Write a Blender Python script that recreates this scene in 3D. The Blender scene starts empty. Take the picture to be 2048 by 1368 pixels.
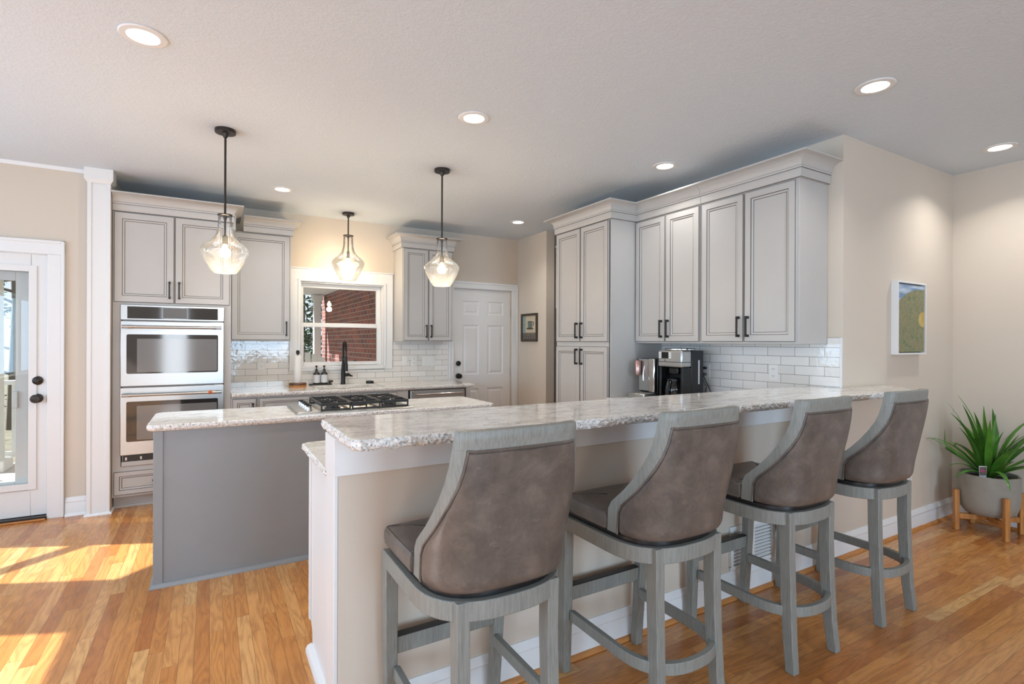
import bpy, bmesh, math, random
from mathutils import Vector, Matrix

C = bpy.context.scene.collection
scene = bpy.context.scene
R = math.radians
random.seed(7)

# ---------------------------------------------------------------- camera
cam_d = bpy.data.cameras.new('camera')
cam = bpy.data.objects.new('camera', cam_d)
C.objects.link(cam)
cam_d.sensor_width = 36.0
cam_d.lens = 36.0 * 1037.0 / 2048.0
cam_d.clip_start = 0.05
YAW, ROLL = R(30.18), R(0.205)
fw = Vector((math.sin(YAW), math.cos(YAW), 0))
r0 = Vector((math.cos(YAW), -math.sin(YAW), 0)); u0 = Vector((0, 0, 1))
rt = r0 * math.cos(ROLL) + u0 * math.sin(ROLL)
up = -r0 * math.sin(ROLL) + u0 * math.cos(ROLL)
cam.matrix_world = Matrix(((rt.x, up.x, -fw.x, 0), (rt.y, up.y, -fw.y, 0), (rt.z, up.z, -fw.z, 1.384), (0, 0, 0, 1)))
scene.camera = cam

# ---------------------------------------------------------------- world, sun, daylight at the windows, added fill, exposure
world = bpy.data.worlds.new('world'); scene.world = world; world.use_nodes = True
wt = world.node_tree; wbg = wt.nodes['Background']
wbg.inputs['Color'].default_value = (0.80, 0.90, 1.0, 1); wbg.inputs['Strength'].default_value = 1.1

def lamp(name, kind, loc, energy, color, rot=None, **kw):
    d = bpy.data.lights.new(name, kind); d.energy = energy; d.color = color
    for k, v in kw.items(): setattr(d, k, v)
    o = bpy.data.objects.new(name, d); C.objects.link(o); o.location = loc
    if rot is not None: o.rotation_euler = rot
    return o
SUN_DIR = Vector((0.91, -0.415, -0.78)).normalized()
sun = lamp('sun', 'SUN', (-6, 8, 6), 13.5, (0.95, 0.97, 1.0), angle=R(0.6))
sun.rotation_euler = SUN_DIR.to_track_quat('-Z', 'Y').to_euler()

def facing(v): return Vector(v).to_track_quat('-Z', 'Y').to_euler()
DAY = (0.52, 0.75, 1.0); LDAY = (0.50, 0.74, 1.0)
lamp('fill_rear_opening', 'AREA', (1.32, -4.62, 1.38), 150, DAY, facing((0, 1, 0.06)), shape='RECTANGLE', size=1.7, size_y=2.1)  # added interior fill at an invented opening behind the camera
lamp('daylight_rear_door', 'AREA', (-0.75, -4.62, 1.3), 30, (0.85, 0.93, 1.0), facing((0, 1, 0)), shape='RECTANGLE', size=0.5, size_y=2.0)
lamp('daylight_left_window', 'AREA', (-3.24, 2.3, 1.48), 80, LDAY, facing((1, 0, 0.0)), shape='RECTANGLE', size=3.8, size_y=1.4)
lamp('fill_left_rear_opening', 'AREA', (-3.24, -2.2, 1.48), 110, LDAY, facing((1, 0, 0.0)), shape='RECTANGLE', size=3.4, size_y=1.4)  # extra fill lamp at an unseen opening, added to brighten the room
lamp('daylight_bay_window', 'AREA', (-2.75, 5.12, 1.5), 14, LDAY, facing((0.64, -0.77, 0)), shape='RECTANGLE', size=0.7, size_y=1.1)

scene.view_settings.view_transform = 'Standard'
scene.view_settings.look = 'None'
scene.view_settings.gamma = 1.0
scene.view_settings.use_curve_mapping = False
scene.view_settings.exposure = 0.06
cy = scene.cycles
cy.max_bounces = 10; cy.diffuse_bounces = 5; cy.glossy_bounces = 4; cy.transmission_bounces = 6; cy.transparent_max_bounces = 16
cy.sample_clamp_indirect = 6.0; cy.caustics_reflective = False; cy.caustics_refractive = False
cy.use_denoising = True

# ---------------------------------------------------------------- materials
def lin(c):
    r = []
    for v in c:
        v = v / 255.0
        r.append(v / 12.92 if v <= 0.04045 else ((v + 0.055) / 1.055) ** 2.4)
    return (*r, 1.0)

class NT:
    def __init__(s, name):
        s.m = bpy.data.materials.new(name); s.m.use_nodes = True
        s.t = s.m.node_tree; s.b = s.t.nodes['Principled BSDF']; s.out = s.t.nodes['Material Output']
    def n(s, typ, **kw):
        nd = s.t.nodes.new(typ)
        for k, v in kw.items(): setattr(nd, k, v)
        return nd
    def put(s, sock, v):
        if v is None: return
        if hasattr(v, 'is_output'): s.t.links.new(v, sock)
        else: sock.default_value = v
    def math(s, op, a, b=None, c=None):
        nd = s.n('ShaderNodeMath', operation=op)
        s.put(nd.inputs[0], a)
        if b is not None: s.put(nd.inputs[1], b)
        if c is not None: s.put(nd.inputs[2], c)
        return nd.outputs[0]
    def obj(s):
        return s.n('ShaderNodeTexCoord').outputs['Object']
    def sep(s, v):
        nd = s.n('ShaderNodeSeparateXYZ'); s.put(nd.inputs[0], v); return nd.outputs
    def comb(s, x=0.0, y=0.0, z=0.0):
        nd = s.n('ShaderNodeCombineXYZ'); s.put(nd.inputs[0], x); s.put(nd.inputs[1], y); s.put(nd.inputs[2], z); return nd.outputs[0]
    def scale(s, v, sc):
        nd = s.n('ShaderNodeVectorMath', operation='MULTIPLY'); s.put(nd.inputs[0], v); nd.inputs[1].default_value = sc; return nd.outputs[0]
    def noise(s, v, scale, detail=3, rough=0.5, dist=0.0):
        nd = s.n('ShaderNodeTexNoise'); s.put(nd.inputs['Vector'], v)
        nd.inputs['Scale'].default_value = scale; nd.inputs['Detail'].default_value = detail
        nd.inputs['Roughness'].default_value = rough; nd.inputs['Distortion'].default_value = dist
        return nd.outputs[0]
    def white(s, v, dim='3D'):
        nd = s.n('ShaderNodeTexWhiteNoise', noise_dimensions=dim); s.put(nd.inputs['Vector'] if dim != '1D' else nd.inputs['W'], v); return nd.outputs['Value']
    def ramp(s, f, stops, interp='LINEAR'):
        nd = s.n('ShaderNodeValToRGB'); s.put(nd.inputs[0], f); cr = nd.color_ramp; cr.interpolation = interp
        while len(cr.elements) < len(stops): cr.elements.new(0.5)
        for e, (p, c) in zip(cr.elements, stops): e.position = p; e.color = c
        return nd.outputs[0]
    def mix(s, f, a, b, blend='MIX'):
        nd = s.n('ShaderNodeMix', data_type='RGBA', blend_type=blend)
        s.put(nd.inputs[0], f); s.put(nd.inputs[6], a); s.put(nd.inputs[7], b); return nd.outputs[2]
    def bump(s, h, strength=0.2, dist=0.01):
        nd = s.n('ShaderNodeBump'); s.put(nd.inputs['Height'], h)
        nd.inputs['Strength'].default_value = strength; nd.inputs['Distance'].default_value = dist
        s.t.links.new(nd.outputs[0], s.b.inputs['Normal']); return nd.outputs[0]
    def set(s, **kw):
        al = dict(color='Base Color', rough='Roughness', metal='Metallic', spec='Specular IOR Level', coat='Coat Weight', coatr='Coat Roughness', trans='Transmission Weight', ior='IOR', emis='Emission Color', emstr='Emission Strength')
        for k, v in kw.items(): s.put(s.b.inputs[al[k]], v)
        return s.m

def plain(name, c, rough=0.5, metal=0.0, spec=0.5, var=0.0, vscale=8.0, bump=0.0, bscale=120.0, coat=0.0):
    """painted or solid surface with a little procedural variation"""
    t = NT(name); co = t.obj(); base = lin(c)
    if var:
        f = t.noise(co, vscale, 4, 0.6)
        dk = tuple(max(0, x * (1 - var)) for x in base[:3]) + (1,); lt = tuple(min(1, x * (1 + var)) for x in base[:3]) + (1,)
        t.set(color=t.ramp(f, [(0.3, dk), (0.7, lt)]))
    else: t.set(color=base)
    t.set(rough=rough, metal=metal, spec=spec, coat=coat)
    if bump: t.bump(t.noise(co, bscale, 3), bump, 0.004)
    return t.m

def glow(name, c, strength):
    t = NT(name); t.set(color=(0, 0, 0, 1), emis=(*c, 1), emstr=strength); return t.m

def thin_glass(name, tint=(0.97, 0.985, 0.98), refl=1.0, seeds=0.0, rough=0.0, milk=0.0):
    t = NT(name); t.t.nodes.remove(t.b)
    tr = t.n('ShaderNodeBsdfTransparent'); tr.inputs[0].default_value = (*tint, 1)
    gl = t.n('ShaderNodeBsdfGlossy'); gl.inputs['Roughness'].default_value = rough
    fr = t.n('ShaderNodeFresnel'); fr.inputs[0].default_value = 1.5
    fac = t.math('MULTIPLY', fr.outputs[0], refl)
    if seeds:
        bn = t.n('ShaderNodeBump'); bn.inputs['Strength'].default_value = seeds; bn.inputs['Distance'].default_value = 0.004
        vo = t.n('ShaderNodeTexVoronoi'); t.put(vo.inputs['Vector'], t.obj()); vo.inputs['Scale'].default_value = 70
        t.put(bn.inputs['Height'], vo.outputs['Distance'])
        t.put(gl.inputs['Normal'], bn.outputs[0]); t.put(fr.inputs['Normal'], bn.outputs[0])
    mx = t.n('ShaderNodeMixShader'); t.put(mx.inputs[0], fac); t.put(mx.inputs[1], tr.outputs[0]); t.put(mx.inputs[2], gl.outputs[0])
    last = mx.outputs[0]
    if milk:
        df = t.n('ShaderNodeBsdfTranslucent'); df.inputs[0].default_value = (0.95, 0.95, 0.93, 1)
        m2 = t.n('ShaderNodeMixShader'); m2.inputs[0].default_value = milk; t.put(m2.inputs[1], last); t.put(m2.inputs[2], df.outputs[0]); last = m2.outputs[0]
    t.put(t.out.inputs[0], last)
    return t.m

def floor_mat(name, along):
    t = NT(name); o = t.sep(t.obj())
    u, v = (o[0], o[1]) if along == 'Y' else (o[1], o[0])
    W, L = 0.058, 0.95
    ru = t.math('DIVIDE', u, W); row = t.math('FLOOR', ru); fu = t.math('FRACT', ru)
    rr = t.white(t.comb(row, 3.7, 0))
    rv = t.math('ADD', t.math('DIVIDE', v, L), t.math('MULTIPLY', rr, 13.0)); col = t.math('FLOOR', rv); fv = t.math('FRACT', rv)
    pid = t.white(t.comb(row, col, 1.3)); pid2 = t.white(t.comb(row, col, 8.1))
    base = t.ramp(pid, [(0.0, lin((176, 108, 50))), (0.2, lin((194, 128, 64))), (0.55, lin((205, 141, 75))), (0.85, lin((212, 153, 89))), (1.0, lin((221, 172, 110)))])
    off = t.math('MULTIPLY', pid2, 40.0)
    ring = t.noise(t.comb(t.math('MULTIPLY', u, 9.0), t.math('MULTIPLY', v, 1.3), off), 1.0, 2, 0.5, 0.4)
    band = t.math('PINGPONG', t.math('MULTIPLY', ring, 12.0), 0.5)
    line = t.ramp(band, [(0.0, (1, 1, 1, 1)), (0.12, (0.6, 0.6, 0.6, 1)), (0.36, (0, 0, 0, 1))])
    pore = t.noise(t.comb(t.math('MULTIPLY', u, 260.0), t.math('MULTIPLY', v, 6.0), off), 1.0, 3, 0.6)
    poref = t.ramp(pore, [(0.42, (0.55, 0.55, 0.55, 1)), (0.62, (0, 0, 0, 1))])
    c1 = t.mix(t.math('MULTIPLY', line, 0.40), base, lin((128, 70, 30)))
    c2 = t.mix(t.math('MULTIPLY', poref, 0.18), c1, lin((140, 82, 40)))
    blot = t.noise(t.comb(t.math('MULTIPLY', u, 5.0), t.math('MULTIPLY', v, 2.0), off), 1.0, 2)
    c3 = t.mix(t.ramp(blot, [(0.6, (0, 0, 0, 1)), (0.8, (0.22, 0.22, 0.22, 1))]), c2, lin((150, 84, 48)))
    eu = t.math('MINIMUM', fu, t.math('SUBTRACT', 1.0, fu)); ev = t.math('MULTIPLY', t.math('MINIMUM', fv, t.math('SUBTRACT', 1.0, fv)), L / W)
    e = t.math('MINIMUM', eu, ev)
    gap = t.ramp(e, [(0.0, (1, 1, 1, 1)), (0.03, (0, 0, 0, 1))])
    c4 = t.mix(t.math('MULTIPLY', gap, 0.75), c3, lin((96, 54, 26)))
    t.set(color=c4, rough=t.math('ADD', 0.22, t.math('MULTIPLY', pore, 0.12)), spec=0.5, coat=0.25, coatr=0.12)
    t.bump(t.math('SUBTRACT', t.math('MULTIPLY', pore, 0.3), gap), 0.12, 0.002)
    return t.m

def granite_mat(name, warm=0.0):
    t = NT(name); co = t.obj()
    st = t.scale(co, (0.45, 1.0, 1.0))
    big = t.noise(st, 9.0, 6, 0.62, 1.1)
    base = t.ramp(big, [(0.26, lin((158, 154, 147))), (0.40, lin((208, 204, 197))), (0.55, lin((236, 233, 228))), (0.7, lin((220, 214, 206))), (0.85, lin((172, 171, 166)))])
    f1 = t.noise(t.scale(co, (0.55, 1.0, 1.0)), 46.0, 5, 0.68, 0.6)
    c1 = t.mix(t.ramp(f1, [(0.30, (0.7, 0.7, 0.7, 1)), (0.45, (0, 0, 0, 1))]), base, lin((118, 111, 104)))
    f2 = t.noise(co, 130.0, 3, 0.6)
    c2 = t.mix(t.ramp(f2, [(0.31, (0.9, 0.9, 0.9, 1)), (0.40, (0, 0, 0, 1))]), c1, lin((74, 66, 60)))
    f3 = t.noise(co, 80.0, 3, 0.6, 0.5)
    c3 = t.mix(t.ramp(f3, [(0.58, (0, 0, 0, 1)), (0.70, (0.8, 0.8, 0.8, 1))]), c2, lin((238, 234, 226)))
    t.set(color=c3, rough=0.09, spec=0.55)
    return t.m

def granite_edge_mat(name):
    t = NT(name); co = t.obj()
    f = t.noise(co, 75.0, 4, 0.65, 0.4)
    base = t.ramp(f, [(0.25, lin((132, 129, 125))), (0.40, lin((206, 203, 198))), (0.55, lin((240, 238, 234))), (0.8, lin((226, 221, 213)))])
    f2 = t.noise(co, 150.0, 3, 0.6)
    c = t.mix(t.ramp(f2, [(0.33, (0.9, 0.9, 0.9, 1)), (0.40, (0, 0, 0, 1))]), base, lin((62, 60, 58)))
    t.set(color=c, rough=0.4); t.bump(t.noise(co, 110.0, 4, 0.7), 0.8, 0.006)
    return t.m

def tile_mat(name, axes):
    t = NT(name); o = t.sep(t.obj())
    v = t.comb(o[axes[0]], o[2], 0)
    br = t.n('ShaderNodeTexBrick'); t.put(br.inputs['Vector'], v)
    br.offset = 0.5; br.inputs['Scale'].default_value = 1.0; br.inputs['Mortar Size'].default_value = 0.0016
    br.inputs['Mortar Smooth'].default_value = 0.2; br.inputs['Brick Width'].default_value = 0.205; br.inputs['Row Height'].default_value = 0.0645
    br.inputs['Color1'].default_value = lin((222, 218, 212)); br.inputs['Color2'].default_value = lin((234, 231, 227)); br.inputs['Mortar'].default_value = lin((128, 123, 116))
    wav = t.noise(t.scale(t.obj(), (1, 1, 1)), 22.0, 2, 0.5, 0.6)
    h = t.math('SUBTRACT', t.math('MULTIPLY', wav, 0.55), br.outputs['Fac'])
    t.set(color=br.outputs['Color'], rough=0.07, spec=0.6)
    t.bump(h, 0.3, 0.006)
    return t.m

def brick_mat(name):
    t = NT(name); o = t.sep(t.obj())
    v = t.comb(o[1], o[2], 0)
    br = t.n('ShaderNodeTexBrick'); t.put(br.inputs['Vector'], v)
    br.inputs['Scale'].default_value = 1.0; br.inputs['Mortar Size'].default_value = 0.006; br.inputs['Brick Width'].default_value = 0.21; br.inputs['Row Height'].default_value = 0.075
    br.inputs['Color1'].default_value = lin((150, 84, 70)); br.inputs['Color2'].default_value = lin((92, 66, 68)); br.inputs['Mortar'].default_value = lin((168, 160, 152))
    br.inputs['Bias'].default_value = 0.0
    n = t.noise(t.obj(), 14.0, 4, 0.6)
    t.set(color=t.mix(0.28, br.outputs['Color'], t.ramp(n, [(0.3, lin((82, 62, 66))), (0.7, lin((176, 108, 84)))])), rough=0.9)
    t.bump(t.math('SUBTRACT', t.math('MULTIPLY', n, 0.3), br.outputs['Fac']), 0.5, 0.01)
    return t.m

def ceiling_mat():
    t = NT('knockdown_ceiling'); co = t.obj()
    t.set(color=lin((217, 226, 234)), rough=0.9, spec=0.2)
    a = t.noise(co, 60.0, 4, 0.6, 0.8); b = t.noise(co, 16.0, 2)
    t.bump(t.math('ADD', t.ramp(a, [(0.45, (0, 0, 0, 1)), (0.6, (1, 1, 1, 1))]), b), 0.28, 0.006)
    return t.m

def streak_wood(name, c, c2, rough=0.5, scale=(30, 30, 2.2)):
    t = NT(name); co = t.obj()
    f = t.noise(t.scale(co, scale), 2.5, 5, 0.65, 0.3)
    g = t.noise(co, 7.0, 3)
    t.set(color=t.mix(t.math('MULTIPLY', g, 0.35), t.ramp(f, [(0.32, lin(c2)), (0.62, lin(c))]), lin(c2)), rough=rough)
    t.bump(f, 0.15, 0.002)
    return t.m

def leather_mat():
    t = NT('brown_grey_leather'); co = t.obj()
    f = t.noise(co, 10.0, 7, 0.72, 0.25); g = t.noise(t.scale(co, (1, 1, 2.2)), 26.0, 6, 0.72, 1.0)
    c = t.ramp(f, [(0.28, lin((78, 71, 66))), (0.5, lin((99, 90, 83))), (0.74, lin((122, 110, 101)))])
    c = t.mix(t.ramp(g, [(0.60, (0, 0, 0, 1)), (0.78, (0.4, 0.4, 0.4, 1))]), c, lin((158, 142, 128)))
    t.set(color=c, rough=0.36, spec=0.5); t.bump(t.noise(co, 260.0, 3), 0.08, 0.002)
    return t.m

def steel_mat(name, c=(188, 188, 186), rough=0.26):
    t = NT(name); co = t.obj()
    f = t.noise(t.scale(co, (2, 2, 260)), 1.0, 2)
    t.set(color=lin(c), metal=0.95, rough=t.math('ADD', rough, t.math('MULTIPLY', f, 0.1)))
    return t.m

def landscape_mat():
    t = NT('landscape_painting'); o = t.sep(t.obj()); co = t.obj()
    n = t.noise(co, 38.0, 4, 0.7, 1.0); n2 = t.noise(co, 12.0, 3, 0.6)
    hill = t.ramp(n, [(0.3, lin((92, 104, 84))), (0.45, lin((120, 134, 96))), (0.55, lin((150, 128, 100))), (0.63, lin((128, 150, 112))), (0.75, lin((168, 120, 92)))])
    sky = t.ramp(t.noise(t.scale(co, (3, 3, 22)), 2.0, 3), [(0.35, lin((112, 138, 172))), (0.65, lin((190, 204, 216)))])
    # hill line falling to the left
    tt = t.math('DIVIDE', t.math('SUBTRACT', 0.43, o[0]), 0.43)
    zb = t.math('SUBTRACT', 0.215, t.math('MULTIPLY', t.math('POWER', tt, 2.6), 0.115))
    msk = t.math('GREATER_THAN', o[2], zb)
    c = t.mix(msk, hill, sky)
    ex = t.math('DIVIDE', t.math('SUBTRACT', o[0], 0.385), 0.06); ez = t.math('DIVIDE', t.math('SUBTRACT', o[2], -0.005), 0.055)
    yd = t.math('LESS_THAN', t.math('ADD', t.math('MULTIPLY', ex, ex), t.math('MULTIPLY', ez, ez)), 1.0)
    c = t.mix(yd, c, t.ramp(n2, [(0.4, lin((184, 156, 84))), (0.6, lin((198, 176, 104)))]))
    t.set(color=c, rough=0.7)
    return t.m

M = {}
M['wall'] = plain('warm_beige_wall', (211, 199, 184), 0.75, spec=0.25, bump=0.05, bscale=160)
M['ceil'] = ceiling_mat()
M['trim'] = plain('white_trim_paint', (229, 229, 228), 0.35)
M['door'] = plain('white_door_paint', (226, 225, 223), 0.4)
M['cab'] = plain('light_grey_cabinet_paint', (188, 185, 181), 0.38, var=0.02, vscale=4)
M['glaze'] = plain('dark_glaze_line', (88, 82, 77), 0.5)
M['island'] = plain('grey_island_paint', (138, 140, 141), 0.42, var=0.03, vscale=5)
M['floorY'] = floor_mat('oak_floor_lengthwise', 'Y')
M['floorX'] = floor_mat('oak_floor_crosswise', 'X')
M['shoe'] = streak_wood('oak_shoe_moulding', (206, 142, 80), (170, 108, 56), 0.35, (4, 40, 40))
M['granite'] = granite_mat('speckled_granite')
M['gedge'] = granite_edge_mat('chiselled_granite_edge')
M['tileB'] = tile_mat('white_subway_tile_back', (0, 2))
M['tileR'] = tile_mat('white_subway_tile_right', (1, 2))
M['brick'] = brick_mat('red_brick')
M['steel'] = steel_mat('brushed_stainless')
M['steeld'] = steel_mat('dark_stainless', (120, 120, 120), 0.3)
M['chrome'] = plain('chrome', (210, 210, 210), 0.12, metal=1.0)
M['copper'] = plain('rose_metal', (186, 150, 140), 0.25, metal=0.9)
M['blackglass'] = plain('black_oven_glass', (34, 34, 35), 0.05, spec=0.9)
M['ovenin'] = plain('oven_window_painted_reflection', (112, 112, 112), 0.08, spec=0.9)  # lighter grey paints in the curtains reflected by the pane
M['black'] = plain('black_metal', (36, 35, 34), 0.4, metal=0.3)
M['blackp'] = plain('black_plastic', (24, 24, 25), 0.3)
M['iron'] = plain('cast_iron', (44, 44, 44), 0.55)
M['bronze'] = plain('dark_bronze', (52, 46, 42), 0.38, metal=0.4)
M['white'] = plain('white_plastic', (232, 231, 228), 0.4)
M['paper'] = plain('white_paper', (236, 233, 228), 0.9, bump=0.3, bscale=300)
M['walnut'] = streak_wood('two_tone_walnut', (120, 74, 44), (70, 40, 24), 0.35)
M['acorn'] = streak_wood('acacia_wood', (206, 146, 78), (160, 98, 44), 0.4)
M['leather'] = leather_mat()
M['greywood'] = streak_wood('weathered_grey_wood', (146, 147, 140), (118, 118, 112), 0.45, (110, 110, 5))
M['concrete'] = plain('grey_concrete_pot', (150, 146, 136), 0.75, var=0.1, vscale=9, bump=0.1, bscale=60)
M['soil'] = plain('potting_soil', (52, 40, 32), 0.95, var=0.3, vscale=60, bump=0.8, bscale=80)
M['glasspane'] = thin_glass('window_glass', refl=0.6)
M['shade'] = thin_glass('seeded_glass', (0.995, 0.995, 0.99), 0.9, seeds=0.3, rough=0.02, milk=0.03)
M['carafe'] = thin_glass('carafe_glass', (0.6, 0.58, 0.55), 1.6)
M['bulb'] = glow('warm_bulb', (1.0, 0.84, 0.60), 55.0)
M['diff'] = glow('downlight_diffuser', (1.0, 0.97, 0.92), 7.0)
M['soffit'] = plain('white_soffit', (222, 222, 220), 0.6)
M['deck'] = streak_wood('grey_deck_boards', (196, 190, 182), (166, 158, 148), 0.7, (2, 30, 30))
M['ground'] = plain('leaf_litter_ground', (120, 112, 92), 0.95, var=0.3, vscale=3)
M['bark'] = plain('grey_bark', (92, 84, 76), 0.9, var=0.2, vscale=12, bump=0.5, bscale=30)
M['leafA'] = plain('yellow_green_leaves', (120, 138, 84), 0.6, var=0.3, vscale=3)
M['leafB'] = plain('dark_green_leaves', (64, 86, 60), 0.6, var=0.3, vscale=3)
M['leafP'] = plain('strap_leaf_green', (72, 124, 40), 0.35, var=0.35, vscale=9)
M['darkbox'] = plain('dark_appliance_grey', (96, 94, 92), 0.4)
M['orange'] = plain('orange_sticker', (206, 92, 40), 0.5)
M['label'] = plain('pale_label', (216, 218, 222), 0.6)
M['pict'] = landscape_mat()

# ---------------------------------------------------------------- mesh building
class MB:
    def __init__(s, loc=(0, 0, 0)):
        s.bm = bmesh.new(); s.mats = []; s.o = Vector(loc)
    def mi(s, m):
        if m not in s.mats: s.mats.append(m)
        return s.mats.index(m)
    def v(s, p): return s.bm.verts.new(Vector(p) - s.o)
    def face(s, pts, m):
        f = s.bm.faces.new([s.v(p) for p in pts]); f.material_index = s.mi(m); return f
    def fv(s, vs, m):
        try: f = s.bm.faces.new(vs)
        except ValueError: return None
        f.material_index = s.mi(m); return f
    def box(s, x0, y0, z0, x1, y1, z1, m):
        x0, x1 = sorted((x0, x1)); y0, y1 = sorted((y0, y1)); z0, z1 = sorted((z0, z1))
        V = [s.v(p) for p in ((x0, y0, z0), (x1, y0, z0), (x1, y1, z0), (x0, y1, z0), (x0, y0, z1), (x1, y0, z1), (x1, y1, z1), (x0, y1, z1))]
        for q in ((0, 3, 2, 1), (4, 5, 6, 7), (0, 1, 5, 4), (1, 2, 6, 5), (2, 3, 7, 6), (3, 0, 4, 7)): s.fv([V[i] for i in q], m)
        return s
    def hexa(s, P, m):
        V = [s.v(p) for p in P]
        for q in ((0, 3, 2, 1), (4, 5, 6, 7), (0, 1, 5, 4), (1, 2, 6, 5), (2, 3, 7, 6), (3, 0, 4, 7)): s.fv([V[i] for i in q], m)
        return s
    def loft(s, loops, m, cap=True, closed=True):
        LV = [[s.v(p) for p in lp] for lp in loops]
        n = len(LV[0])
        for a, b in zip(LV, LV[1:]):
            for i in range(n if closed else n - 1):
                j = (i + 1) % n; s.fv([a[i], a[j], b[j], b[i]], m)
        if cap:
            s.fv(LV[0][::-1], m); s.fv(LV[-1], m)
        return s
    def prism(s, poly, axis, a, b, m):
        def p3(q, w): return {'x': (w, q[0], q[1]), 'y': (q[0], w, q[1]), 'z': (q[0], q[1], w)}[axis]
        return s.loft([[p3(q, a) for q in poly], [p3(q, b) for q in poly]], m)
    def lathe(s, prof, c, m, n=24, axis='z'):
        """prof: [(radius, height)]"""
        loops = []
        for r, h in prof:
            r = max(r, 1e-4); lp = []
            for i in range(n):
                a = 2 * math.pi * i / n; x, y = r * math.cos(a), r * math.sin(a)
                lp.append({'z': (c[0] + x, c[1] + y, c[2] + h), 'y': (c[0] + x, c[1] + h, c[2] + y), 'x': (c[0] + h, c[1] + x, c[2] + y)}[axis])
            loops.append(lp)
        return s.loft(loops, m)
    def tube(s, pts, r, m, n=8):
        pts = [Vector(p) for p in pts]; loops = []; ref = None
        for i, p in enumerate(pts):
            d = (pts[min(i + 1, len(pts) - 1)] - pts[max(i - 1, 0)]).normalized()
            if ref is None: ref = Vector((0, 0, 1)) if abs(d.z) < 0.9 else Vector((1, 0, 0))
            a = d.cross(ref).normalized(); b = a.cross(d).normalized(); ref = b
            rr = r[i] if isinstance(r, (list, tuple)) else r
            loops.append([p + a * rr * math.cos(2 * math.pi * k / n) + b * rr * math.sin(2 * math.pi * k / n) for k in range(n)])
        return s.loft(loops, m)
    def solid(s, outer, inner, m):
        """outer/inner: grids [i][j] of points -> closed shell"""
        A = [[s.v(p) for p in row] for row in outer]; B = [[s.v(p) for p in row] for row in inner]
        I, J = len(A), len(A[0])
        for i in range(I - 1):
            for j in range(J - 1):
                s.fv([A[i][j], A[i][j + 1], A[i + 1][j + 1], A[i + 1][j]], m); s.fv([B[i][j], B[i + 1][j], B[i + 1][j + 1], B[i][j + 1]], m)
        for i in range(I - 1):
            for j in (0, J - 1): s.fv([A[i][j], A[i + 1][j], B[i + 1][j], B[i][j]], m)
        for j in range(J - 1):
            for i in (0, I - 1): s.fv([A[i][j], B[i][j], B[i][j + 1], A[i][j + 1]], m)
        return s
    def rings(s, x0, z0, w, h, seq, m_cap):
        """concentric rectangles in the xz plane: seq = [(inset, y, material of the band that ends here)]"""
        prev = None
        for ins, y, m in seq:
            V = [s.v(p) for p in ((x0 + ins, y, z0 + ins), (x0 + w - ins, y, z0 + ins), (x0 + w - ins, y, z0 + h - ins), (x0 + ins, y, z0 + h - ins))]
            if prev:
                for i in range(4): s.fv([prev[i], prev[(i + 1) % 4], V[(i + 1) % 4], V[i]], m)
            prev = V
        s.fv(prev, m_cap)
        return s
    def sweep(s, path, prof, m_default, closed=False):
        """prof: [(out, z, material or None)] swept along an xy path; outward is to the right of travel"""
        P = [Vector((p[0], p[1])) for p in path]; n = len(P); loops = []
        for i in range(n):
            def nrm(a, b): d = (b - a).normalized(); return Vector((d.y, -d.x))
            ns = []
            if i > 0 or closed: ns.append(nrm(P[i - 1], P[i]))
            if i < n - 1 or closed: ns.append(nrm(P[i], P[(i + 1) % n]))
            if len(ns) == 2:
                b = (ns[0] + ns[1]); b = b / max(0.05, b.dot(ns[0])) if b.length > 1e-6 else ns[0]
            else: b = ns[0]
            loops.append([s.v((P[i].x + b.x * o, P[i].y + b.y * o, z)) for o, z, _ in prof])
        k = len(prof)
        for i in range(n if closed else n - 1):
            a, b = loops[i], loops[(i + 1) % n]
            for j in range(k):
                jj = (j + 1) % k; s.fv([a[j], b[j], b[jj], a[jj]], prof[jj][2] or m_default)
        if not closed: s.fv(loops[0], m_default); s.fv(loops[-1][::-1], m_default)
        return s
    def build(s, name, parent=None, bevel=0.0, smooth=35, seg=2):
        bmesh.ops.remove_doubles(s.bm, verts=s.bm.verts, dist=1e-6)
        bmesh.ops.recalc_face_normals(s.bm, faces=s.bm.faces)
        me = bpy.data.meshes.new(name); s.bm.to_mesh(me); s.bm.free()
        for m in s.mats: me.materials.append(M[m] if isinstance(m, str) else m)
        if smooth:
            for p in me.polygons: p.use_smooth = True
            me.set_sharp_from_angle(angle=R(smooth))
        o = bpy.data.objects.new(name, me); C.objects.link(o)
        if parent is None: o.location = s.o
        else: o.parent = parent
        if bevel:
            b = o.modifiers.new('bevel', 'BEVEL'); b.width = bevel; b.segments = seg; b.limit_method = 'ANGLE'; b.angle_limit = R(40); b.harden_normals = False
        return o

def tag(o, label, cat, group=None, kind=None):
    o['label'] = label; o['category'] = cat
    if group: o['group'] = group
    if kind: o['kind'] = kind
    return o
def thing(name, label, cat, loc, rz=0.0, group=None):
    o = bpy.data.objects.new(name, None); C.objects.link(o); o.location = loc; o.rotation_euler = (0, 0, rz); o.empty_display_size = 0.1
    return tag(o, label, cat, group)
def struct(o, label=None, cat=None):
    o['kind'] = 'structure'
    if label: o['label'] = label
    if cat: o['category'] = cat
    return o
def dup(root, loc, rz=None, label=None):
    r = root.copy(); C.objects.link(r); r.location = loc
    if rz is not None: r.rotation_euler = (0, 0, rz)
    if label: r['label'] = label
    for ch in list(root.children):
        c = ch.copy(); C.objects.link(c); c.parent = r
        for g in list(ch.children):
            d = g.copy(); C.objects.link(d); d.parent = c
    return r
def B(parent_loc=(0, 0, 0)): return MB(parent_loc)
H90 = R(-90)

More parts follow.
